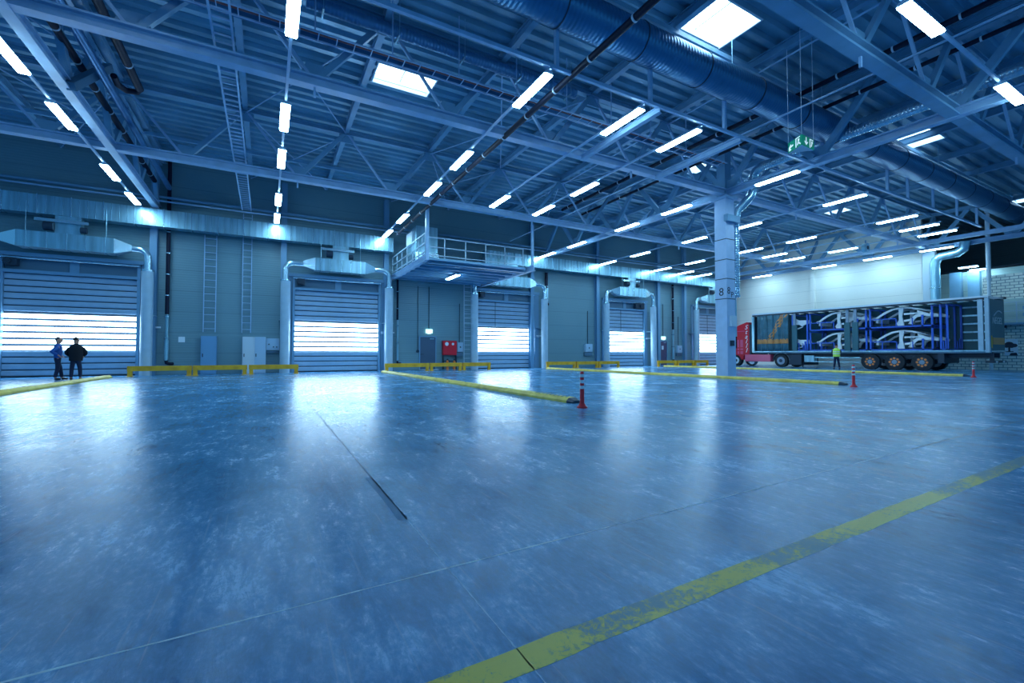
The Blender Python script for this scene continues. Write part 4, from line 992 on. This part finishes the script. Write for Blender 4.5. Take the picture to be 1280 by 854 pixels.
def car_body(ya, yb, z0, h, lab, fender=False):
    """bare body in white: nose towards the cab (ya), tail towards the rear (yb)"""
    t = thing('car_body', (TX+1.2, (ya+yb)/2, z0), lab, 'car body', 'bare car bodies on the blue racks')
    Y = lambda u: ya+(yb-ya)*u
    Z = lambda v: z0+h*v
    roof = [(.0,.42),(.06,.52),(.14,.68),(.22,.82),(.31,.94),(.40,.99),(.50,1.0),(.60,.97),(.70,.89),(.80,.76),(.89,.64),(.97,.54),(1.0,.44)]
    for si, xs in enumerate((TX+.32, TX+2.0)):
        def pl(poly, nm):
            MB().prism([(Y(u), Z(v)) for u, v in poly], 0, xs, xs+.09).build(nm, 'silver', t)
        inner = [(u, v-.07) for u, v in roof]
        pl(roof[:7] + list(reversed([(u+.02, v-.085) for u, v in roof[:7]])), 'windscreen_pillar')
        pl(roof[6:11] + list(reversed([(u-.01, v-.075) for u, v in roof[6:11]])), 'roof_rail')
        pl([(.42,.92),(.50,.95),(.47,.5),(.50,.0),(.40,.0),(.38,.12),(.42,.3)], 'centre_pillar')
        # rear quarter: sheet round the two windows and the wheel arch
        pl([(.50,.66),(.70,.66),(.72,.60),(.50,.56)], 'waist_panel')
        pl([(.70,.84),(.80,.74),(.89,.64),(1.0,.50),(1.0,.38),(.90,.44),(.80,.46),(.70,.42),(.66,.30),(.62,.06),(.58,.06),(.60,.34),(.66,.52),(.72,.60),(.70,.70)], 'quarter_panel')
        pl([(.50,.30),(.60,.34),(.58,.22),(.50,.20)], 'sill_panel')
        pl([(.0,.42),(.06,.42),(.05,.50),(.01,.49)], 'cowl')
    mb = MB()
    for k in range(4, 9):
        (u, v), (u2, v2) = roof[k], roof[k+1]
        mb.v += [(TX+.36, Y(u), Z(v)-.01), (TX+2.04, Y(u), Z(v)-.01), (TX+2.04, Y(u2), Z(v2)-.01), (TX+.36, Y(u2), Z(v2)-.01), (TX+.36, Y(u), Z(v)-.04), (TX+2.04, Y(u), Z(v)-.04), (TX+2.04, Y(u2), Z(v2)-.04), (TX+.36, Y(u2), Z(v2)-.04)]
        n = len(mb.v)-8; mb.f += [(n,n+1,n+2,n+3),(n+4,n+5,n+6,n+7),(n,n+1,n+5,n+4),(n+1,n+2,n+6,n+5),(n+2,n+3,n+7,n+6),(n+3,n,n+4,n+7)]
    mb.build('roof_panel', 'silver', t)
    MB().box(TX+.4, TX+2.0, Y(.04), Y(.08), Z(.2), Z(.45)).build('firewall', 'silver', t)
    MB().box(TX+.38, TX+2.02, Y(.1), Y(.95), Z(.02), Z(.07)).build('floor_pan', 'dark', t)
    if fender:
        for xs in (TX+.30,):
            MB().prism([(Y(u), Z(v)) for u, v in ((-.47,.95),(-.44,.72),(-.36,.62),(-.12,.60),(-.10,.38),(-.22,.36),(-.30,.22),(-.36,.34),(-.45,.36),(-.48,.6))], 0, xs, xs+.08).build('front_wing', 'silver', t)
            MB().prism([(Y(u), Z(v)) for u, v in ((-.43,.02),(-.3,.16),(-.28,.22),(-.43,.10))], 0, xs, xs+.08).build('wing_stay', 'silver', t)
zl, zm, zh = zdk+.02, zdk+1.55, zrf-.2
for nm, (pxa, pxb), (pca, pcb), fen in (('in the front half', (1011, 1083), (1018, 1084), True), ('in the rear half', (1086, 1166), (1089, 1171), False)):
    for lv, z0_, z1_ in (('lower', zl, zm-.05), ('upper', zm, zh)):
        rack(T(pxa, 430)[0], T(pxb, 430)[0], z0_, z1_, 'blue steel transport rack %s of the trailer, %s one' % (nm, lv))
        car_body(T(pca, 430)[0], T(pcb, 430)[0], z0_+.12, 1.22, 'bare silver car body on the %s rack %s of the trailer' % (lv, nm), fen)
for k, px in enumerate((981, 1174)):
    rack(T(px+ (8 if k == 0 else 0), 430)[0], T(px+11 + (17 if k == 0 else 0), 430)[0], zl, zh, 'narrow blue transport rack at the %s end of the load' % ('front' if k == 0 else 'rear'))
for k, px in enumerate((993, 1059, 1069)):
    y = T(px, 430)[0]
    o = MB().box(TX+.0, TX+.12, y-.18, y+.18, zdk, zdk+2.05).build('curtain_post', 'teal', origin=(TX, y, zdk))
    o2 = MB().box(TX+.03, TX+.10, y-.09, y+.09, zdk+2.05, zrf-.12).build('upper_post', 'wheel', o)
    tag(o, 'sliding dark post of the open trailer side, %s' % ('beside the bunched curtain', 'left of the middle pair', 'right of the middle pair')[k], 'post', 'sliding posts of the trailer')

# ------------------------------------------------------------------ end wall details
for px, lab, w in ((1158, 'pale corner column at the end of the bright wall', .55), (1015, 'pale wall column behind the open trailer', .22)):
    y = at(px, 350, 0, EX-.15).y
    tag(MB().box(EX-.3, EX, y-w, y+w*.3, 0, 8.4).build('wall_column', 'white' if w > .4 else 'panel_end', origin=(EX, y, 0)), lab, 'column')
t = thing('vent_pipe', (EX-.6, YP-.4, 0), 'thick blue vent pipe with a bend at the corner of the bright wall', 'pipe')
yq = at(1169, 350, 0, EX-.6).y; ztop = at(1169, 322, 0, EX-.6).z
pts = [(EX-.6, yq, 0), (EX-.6, yq, ztop-.5), (EX-.6, yq-.08, ztop-.2), (EX-.6, yq-.3, ztop), (EX-.6, yq-1.2, ztop+.1), (EX-.6, yq-1.5, ztop+.3), (EX-.6, yq-1.6, ztop+.8)]
MB().tube(pts, .28, 16).build('pipe_run', 'galv', t, smooth=True)
for z in (5.7, 3.8): MB().cyl((EX-.6, yq, z), (EX-.6, yq, z+.08), .31, 16).build('clamp', 'galv_bright', t, smooth=True)
for px, lab in ((1195, 'dark blue column in the recess, left one'), (1218, 'dark blue column in the recess, right one')):
    y = at(px, 350, 0, EX+1.4).y
    tag(MB().box(EX+1.2, EX+1.6, y-.3, y+.3, 2.4, 6.9).build('wall_column', 'steel', origin=(EX+1.4, y, 2.4)), lab, 'column')
yq = at(1236, 350, 0, EX-.3).y
tag(MB().cyl((EX-.3, yq, 0), (EX-.3, yq, 5.9), .09, 12).cyl((EX-.3, yq, 5.9), (EX-.3, yq, ZD), .12, 12).build('drain_pipe', 'white', smooth=True, origin=(EX-.3, yq, 0)), 'slim white pipe rising behind the rear of the trailer roof', 'pipe')
# raised metal box with railing, and the tree sign, on the block wall
ya_, yb_ = at(1258, 400, 0, EX-.5).y, at(1290, 400, 0, EX-.5).y
zlo, zhi = at(1265, 404, 0, EX-.5).z, at(1265, 374, 0, EX-.5).z
t = thing('control_cabin', (EX-.5, ya_, zlo), 'pale raised metal cabin with railing on the block wall at the right edge', 'cabin')
MB().box(EX-.9, EX, yb_, ya_, zlo, zhi).build('casing', 'panel_rec', t)
MB().box(EX-1.3, EX, yb_, ya_+.4, zlo-.12, zlo).build('walkway', 'steel', t)
for k in range(3):
    z = zlo+.15+k*.55; MB().box(EX-1.3, EX-1.26, yb_, ya_+.4, z, z+.04).build('hand_rail', 'pipe', t)
for k in range(3):
    y = ya_+.3-k*.95; MB().box(EX-1.3, EX-1.25, y, y+.05, zlo, zlo+1.3).build('rail_post', 'pipe', t)
MB().box(EX-.92, EX-.9, ya_-1.3, ya_-.8, zhi-.7, zhi-.5).box(EX-.92, EX-.9, ya_-1.3, ya_-.8, zlo+.4, zlo+.6).build('vent_grille', 'steel', t)
a = at(1255.5, 424, 0, EX-.05); b = at(1272.5, 444.5, 0, EX-.05)
t = thing('tree_sign', (EX-.05, (a.y+b.y)/2, b.z), 'white wall board with a dark tree emblem behind the trailer', 'sign')
MB().box(EX-.06, EX, b.y, a.y, b.z, a.z).build('board', 'paper', t)
ym = (a.y+b.y)/2+.08; zm_ = a.z-.42; mb = MB()
for dy, dz, r in ((-.22, 0, .15), (.22, .02, .15), (0, .08, .2), (-.1, -.06, .12), (.12, -.04, .13)):
    mb.prism([(ym+dy+r*math.cos(q*PI/6), zm_+dz+r*.8*math.sin(q*PI/6)) for q in range(12)], 0, EX-.075-.001*abs(dy), EX-.06)
mb.box(EX-.075, EX-.06, ym-.04, ym+.04, zm_-.4, zm_); mb.box(EX-.075, EX-.06, ym-.18, ym+.18, zm_-.42, zm_-.37); mb.build('tree_emblem', 'ink', t)
MB().prism([(b.y+.0, b.z), (b.y+.38, b.z), (b.y+.3, b.z+.16), (b.y+.06, b.z+.18)], 0, EX-.075, EX-.06).build('dark_motif', 'ink', t)
tag(MB().box(EX-.3, EX-.02, at(1258, 385, 0, EX).y-.0, at(1245, 385, 0, EX).y, at(1250, 395, 0, EX).z-.8, at(1250, 372, 0, EX).z).build('dark_louvre', 'dark', origin=(EX, 9.5, 4)), 'dark louvre panel on the wall behind the rear of the trailer', 'louvre')
# hose reel hanging near the end truss
p = at(1082, 310, 2, 8.0)
t = thing('hose_reel', p, 'round reel hanging under the roof near the pale end wall', 'reel')
MB().cyl((p.x, p.y-.12, p.z), (p.x, p.y+.12, p.z), .3, 20).build('drum', 'galv', t, smooth=True); MB().cyl((p.x, p.y-.14, p.z), (p.x, p.y-.12, p.z), .12, 14).build('hub', 'dark', t); MB().bar(p, p+Vector((0,0,.5)), .06, .06).build('bracket', 'steel', t)
# dark services in the hall behind the block wall
for k in range(3):
    tag(MB().cyl((EX+3+k*3.5, 2, 7.2+.4*k), (EX+3+k*3.5, 26, 7.2+.4*k), .06, 8).build('ceiling_pipe', 'dark'), 'faint dark pipe high in the unlit hall beyond the block wall, %s' % ORD[k], 'pipe', 'pipes in the unlit hall')

# ------------------------------------------------------------------ people
def skin_mesh(name, joints, edges, m, parent, sub=2, root=0):
    me = bpy.data.meshes.new(name); keys = list(joints)
    me.from_pydata([joints[k][0] for k in keys], [(keys.index(a), keys.index(b)) for a, b in edges], [])
    o = bpy.data.objects.new(name, me); COL.objects.link(o)
    md = o.modifiers.new('s', 'SKIN'); sd = o.modifiers.new('d', 'SUBSURF'); sd.levels = sub; sd.render_levels = sub
    for i, k in enumerate(keys):
        r = joints[k][1]; r = r if isinstance(r, tuple) else (r, r)
        me.skin_vertices[0].data[i].radius = r; me.skin_vertices[0].data[i].use_root = (i == root)
    dg = bpy.context.evaluated_depsgraph_get(); nm = bpy.data.meshes.new_from_object(o.evaluated_get(dg))
    bpy.data.objects.remove(o); nm.materials.clear(); nm.materials.append(M[m]); nm.shade_smooth(); nm.name = name
    o = bpy.data.objects.new(name, nm); COL.objects.link(o); o.parent = parent; WL[o.name] = Vector((0, 0, 0))
    return o
def person(loc, rz, lab, pose, top, legs, hair, shoe='shoe', vest=None, bulk=1.0, h=1.78, headturn=0):
    """faces +y before the turn rz; x is its right"""
    t = thing('person', (0, 0, 0), lab, 'person')
    P = dict(pelvis=(0,0,.96), waist=(0,0,1.10), chest=(0,.01,1.30), neck0=(0,0,1.47), neck=(0,.01,1.54), head=(0,.03,1.64), crown=(0,.02,1.74),
             shR=(.185,0,1.37), elR=(.25,-.02,1.14), wrR=(.25,.08,.90), shL=(-.185,0,1.37), elL=(-.25,-.02,1.14), wrL=(-.25,.08,.90),
             hipR=(.095,0,.88), knR=(.11,.02,.50), anR=(.12,-.02,.09), hipL=(-.095,0,.88), knL=(-.11,.02,.50), anL=(-.12,-.02,.09))
    P.update(pose); V = {k: Vector(v) for k, v in P.items()}
    J = {'pelvis': (V['pelvis'], (.105*min(bulk,1.1), .09*bulk))}
    B = [('waist', (.13*bulk,.10*bulk)), ('chest', (.12*bulk,.09*bulk)), ('neck0', .06), ('neck', .066), ('head', (.118,.135)), ('crown', (.098,.115)),
         ('shR', .042), ('elR', .042), ('wrR', .028), ('shL', .042), ('elL', .042), ('wrL', .028), ('hipR', .075), ('knR', .052), ('anR', .038), ('hipL', .075), ('knL', .052), ('anL', .038)]
    for k, r in B: J[k] = (V[k], r)
    E_ = [('pelvis','waist'),('waist','chest'),('chest','neck0'),('neck0','neck'),('neck','head'),('head','crown'),('chest','shR'),('shR','elR'),('elR','wrR'),('chest','shL'),('shL','elL'),('elL','wrL'),
          ('pelvis','hipR'),('hipR','knR'),('knR','anR'),('pelvis','hipL'),('hipL','knL'),('knL','anL')]
    # nose, ears, hands with five fingers, feet
    hd = Matrix.Rotation(headturn, 3, 'Z')
    J['nose'] = (V['head'] + hd @ Vector((0, .115, -.01)), .02); E_.append(('head', 'nose'))
    for s, q in ((1, 'R'), (-1, 'L')):
        J['ear'+q] = (V['head'] + hd @ Vector((s*.098, 0, 0)), .02); E_.append(('head', 'ear'+q))
        w = V['wr'+q]; d = (w-V['el'+q]).normalized(); d = (d+Vector((0, 0, -.3))).normalized()
        side = d.cross(Vector((0, 0, 1)) if abs(d.z) < .9 else Vector((0, 1, 0))).normalized()
        J['palm'+q] = (w+d*.075, (.030, .022)); E_.append(('wr'+q, 'palm'+q))
        for k in range(4):
            b = w+d*.075+side*(k-1.5)*.021; ln = (.075, .085, .08, .06)[k]
            J['f%d'%k+q] = (b+d*ln*.6, .0095); J['g%d'%k+q] = (b+d*ln+Vector((0, .015, 0)), .008); E_ += [('palm'+q, 'f%d'%k+q), ('f%d'%k+q, 'g%d'%k+q)]
        J['th'+q] = (w+d*.05+side*.05, .0105); E_.append(('palm'+q, 'th'+q))
        a = V['an'+q]; J['toe'+q] = (a+Vector((s*.02, .12, -.04)), .02); E_.append(('an'+q, 'toe'+q))
    skin_mesh('body', J, E_, 'skin', t)
    g = lambda k, r: (V[k], r)
    b = bulk
    coat = top == 'coat'
    prof_ = [(.80,.215,.165),(1.0,.22,.175),(1.22,.245,.185),(1.36,.24,.165),(1.43,.185,.14),(1.49,.10,.09),(1.53,.075,.075)] if coat else [(.92,.165,.125),(1.05,.16,.125),(1.22,.19,.14),(1.36,.195,.135),(1.43,.15,.115),(1.49,.085,.08),(1.52,.07,.07)]
    MB().loft([[(rx*math.cos(2*PI*q/18), ry*math.sin(2*PI*q/18)+.005, z) for q in range(18)] for z, rx, ry in prof_]).build('jacket' if coat else 'shirt', top, t, smooth=True)
    for q in 'RL':
        s_ = 1 if q == 'R' else -1
        skin_mesh('sleeve', {'sh': (V['sh'+q]+Vector((-.035*s_,0,-.0)), .105), 'mid': (V['sh'+q].lerp(V['el'+q], .5), .085), 'el': (V['el'+q], .078), 'cu': (V['el'+q].lerp(V['wr'+q], .9), .055)}, [('sh','mid'),('mid','el'),('el','cu')], top, t)
    tr = {'belt': (V['pelvis']+Vector((0,0,.12)), (.14*b,.12*b)), 'pelvis': (V['pelvis']+Vector((0,0,.0)), (.125*b,.115*b)), 'hipR': (V['hipR']+Vector((-.02,0,-.08)), .10), 'knR': g('knR', .078), 'anR': (V['anR']+Vector((0,0,.0)), .062), 'hipL': (V['hipL']+Vector((.02,0,-.08)), .10), 'knL': g('knL', .078), 'anL': (V['anL'], .062)}
    skin_mesh('trousers', tr, [('belt','pelvis'),('pelvis','hipR'),('hipR','knR'),('knR','anR'),('pelvis','hipL'),('hipL','knL'),('knL','anL')], legs, t)
    for q in 'RL':
        a = V['an'+q]; skin_mesh('shoe', {'heel': (Vector((a.x, a.y-.03, .055)), .06), 'mid': (Vector((a.x, a.y+.08, .05)), (.058,.052)), 'toe': (Vector((a.x+(.02 if q == 'R' else -.02), a.y+.19, .04)), (.052,.042))}, [('heel','mid'),('mid','toe')], shoe, t)
    hc = (V['head']+V['crown'])/2 + Vector((0, .0, -.02))
    def ball(c, rx, ry, rz, n=14, m_=9, z0=-1., z1=1.):
        rings = []
        for i in range(m_):
            zz = z0+(z1-z0)*(i+.02)/(m_-.96); r_ = math.sqrt(max(.0004, 1-zz*zz))
            rings.append([c + hd @ Vector((rx*r_*math.cos(2*PI*k/n), ry*r_*math.sin(2*PI*k/n)*(1.0 if zz > -.3 else .92), rz*zz)) for k in range(n)])
        return rings
    MB().loft(ball(hc, .082, .100, .125)).build('head', 'skin', t, smooth=True)
    MB().loft(ball(hc + hd @ Vector((0, -.022, .022)), .084, .096, .116, z0=-.12)).build('hair', hair, t, smooth=True)
    bk = hd @ Vector((0, -.022, .0))
    if vest:
        MB().loft([[(rx*math.cos(2*PI*q/18), ry*math.sin(2*PI*q/18)+.005, z) for q in range(18)] for z, rx, ry in ((.88,.215,.165),(1.05,.205,.16),(1.22,.225,.17),(1.37,.225,.155),(1.44,.165,.13),(1.50,.085,.085))]).build('vest', vest, t, smooth=True)
        for z in (1.08, 1.22): MB().loft([[(.225*math.cos(q*PI/8), .177*math.sin(q*PI/8)+.005, z+dz) for q in range(16)] for dz in (0, .045)]).build('reflective_strip', 'reflective', t)
    t.location = loc; t.rotation_euler = (0, 0, rz); t.scale = (h/1.80,)*3
    return t
p1 = at(72, 475.2, 2, 0); p2 = at(93, 475.2, 2, 0)
# first man: seen from his left rear side, right... hand on hip, looking right
person((-7.60, 25.35, 0), -1.15, 'man in a blue shirt and dark trousers, hand on hip, at the left door',
       dict(elR=(.30,-.24,1.20), wrR=(.19,.0,1.03), elL=(-.30,-.08,1.18), wrL=(-.17,.14,1.02), knR=(.10,.0,.5), anR=(.10,-.08,.09), knL=(-.10,.10,.5), anL=(-.12,.16,.09)), 'shirt_blue', 'navy', 'hair', headturn=.1)
person((-6.98, 25.15, 0), .12, 'man in a black coat seen from behind beside the man in blue',
       dict(elR=(.31,.04,1.13), wrR=(.20,.22,1.0), elL=(-.31,.04,1.13), wrL=(-.22,.22,1.0), anR=(.15,.0,.09), anL=(-.13,-.02,.09), knR=(.13,.02,.5), knL=(-.12,.02,.5)), 'coat', 'navy', 'darkhair', bulk=1.25, headturn=-.6)
person((35.55, 16.65, 0), -PI/2+.45, 'worker in a bright yellow-green vest and dark trousers facing the trailer',
       dict(elR=(.24,.16,1.2), wrR=(.20,.36,1.25), elL=(-.24,.14,1.18), wrL=(-.16,.34,1.2), anR=(.16,.02,.09), anL=(-.16,-.04,.09)), 'navy', 'navy', 'darkhair', vest='hivis')
h = None

# ------------------------------------------------------------------ light
w = bpy.data.worlds.new('world'); SC.world = w; w.use_nodes = True
bg = w.node_tree.nodes['Background']; bg.inputs[0].default_value = (.11, .42, .78, 1); bg.inputs[1].default_value = .70
vs = SC.view_settings; vs.view_transform = 'Standard'; vs.look = 'None'; vs.exposure = 0.22; vs.gamma = 1; vs.use_curve_mapping = False
c_ = SC.cycles if hasattr(SC, 'cycles') else None
if c_:
    c_.use_denoising = True; c_.max_bounces = 6; c_.diffuse_bounces = 3; c_.glossy_bounces = 3; c_.sample_clamp_indirect = 6; c_.use_light_tree = True
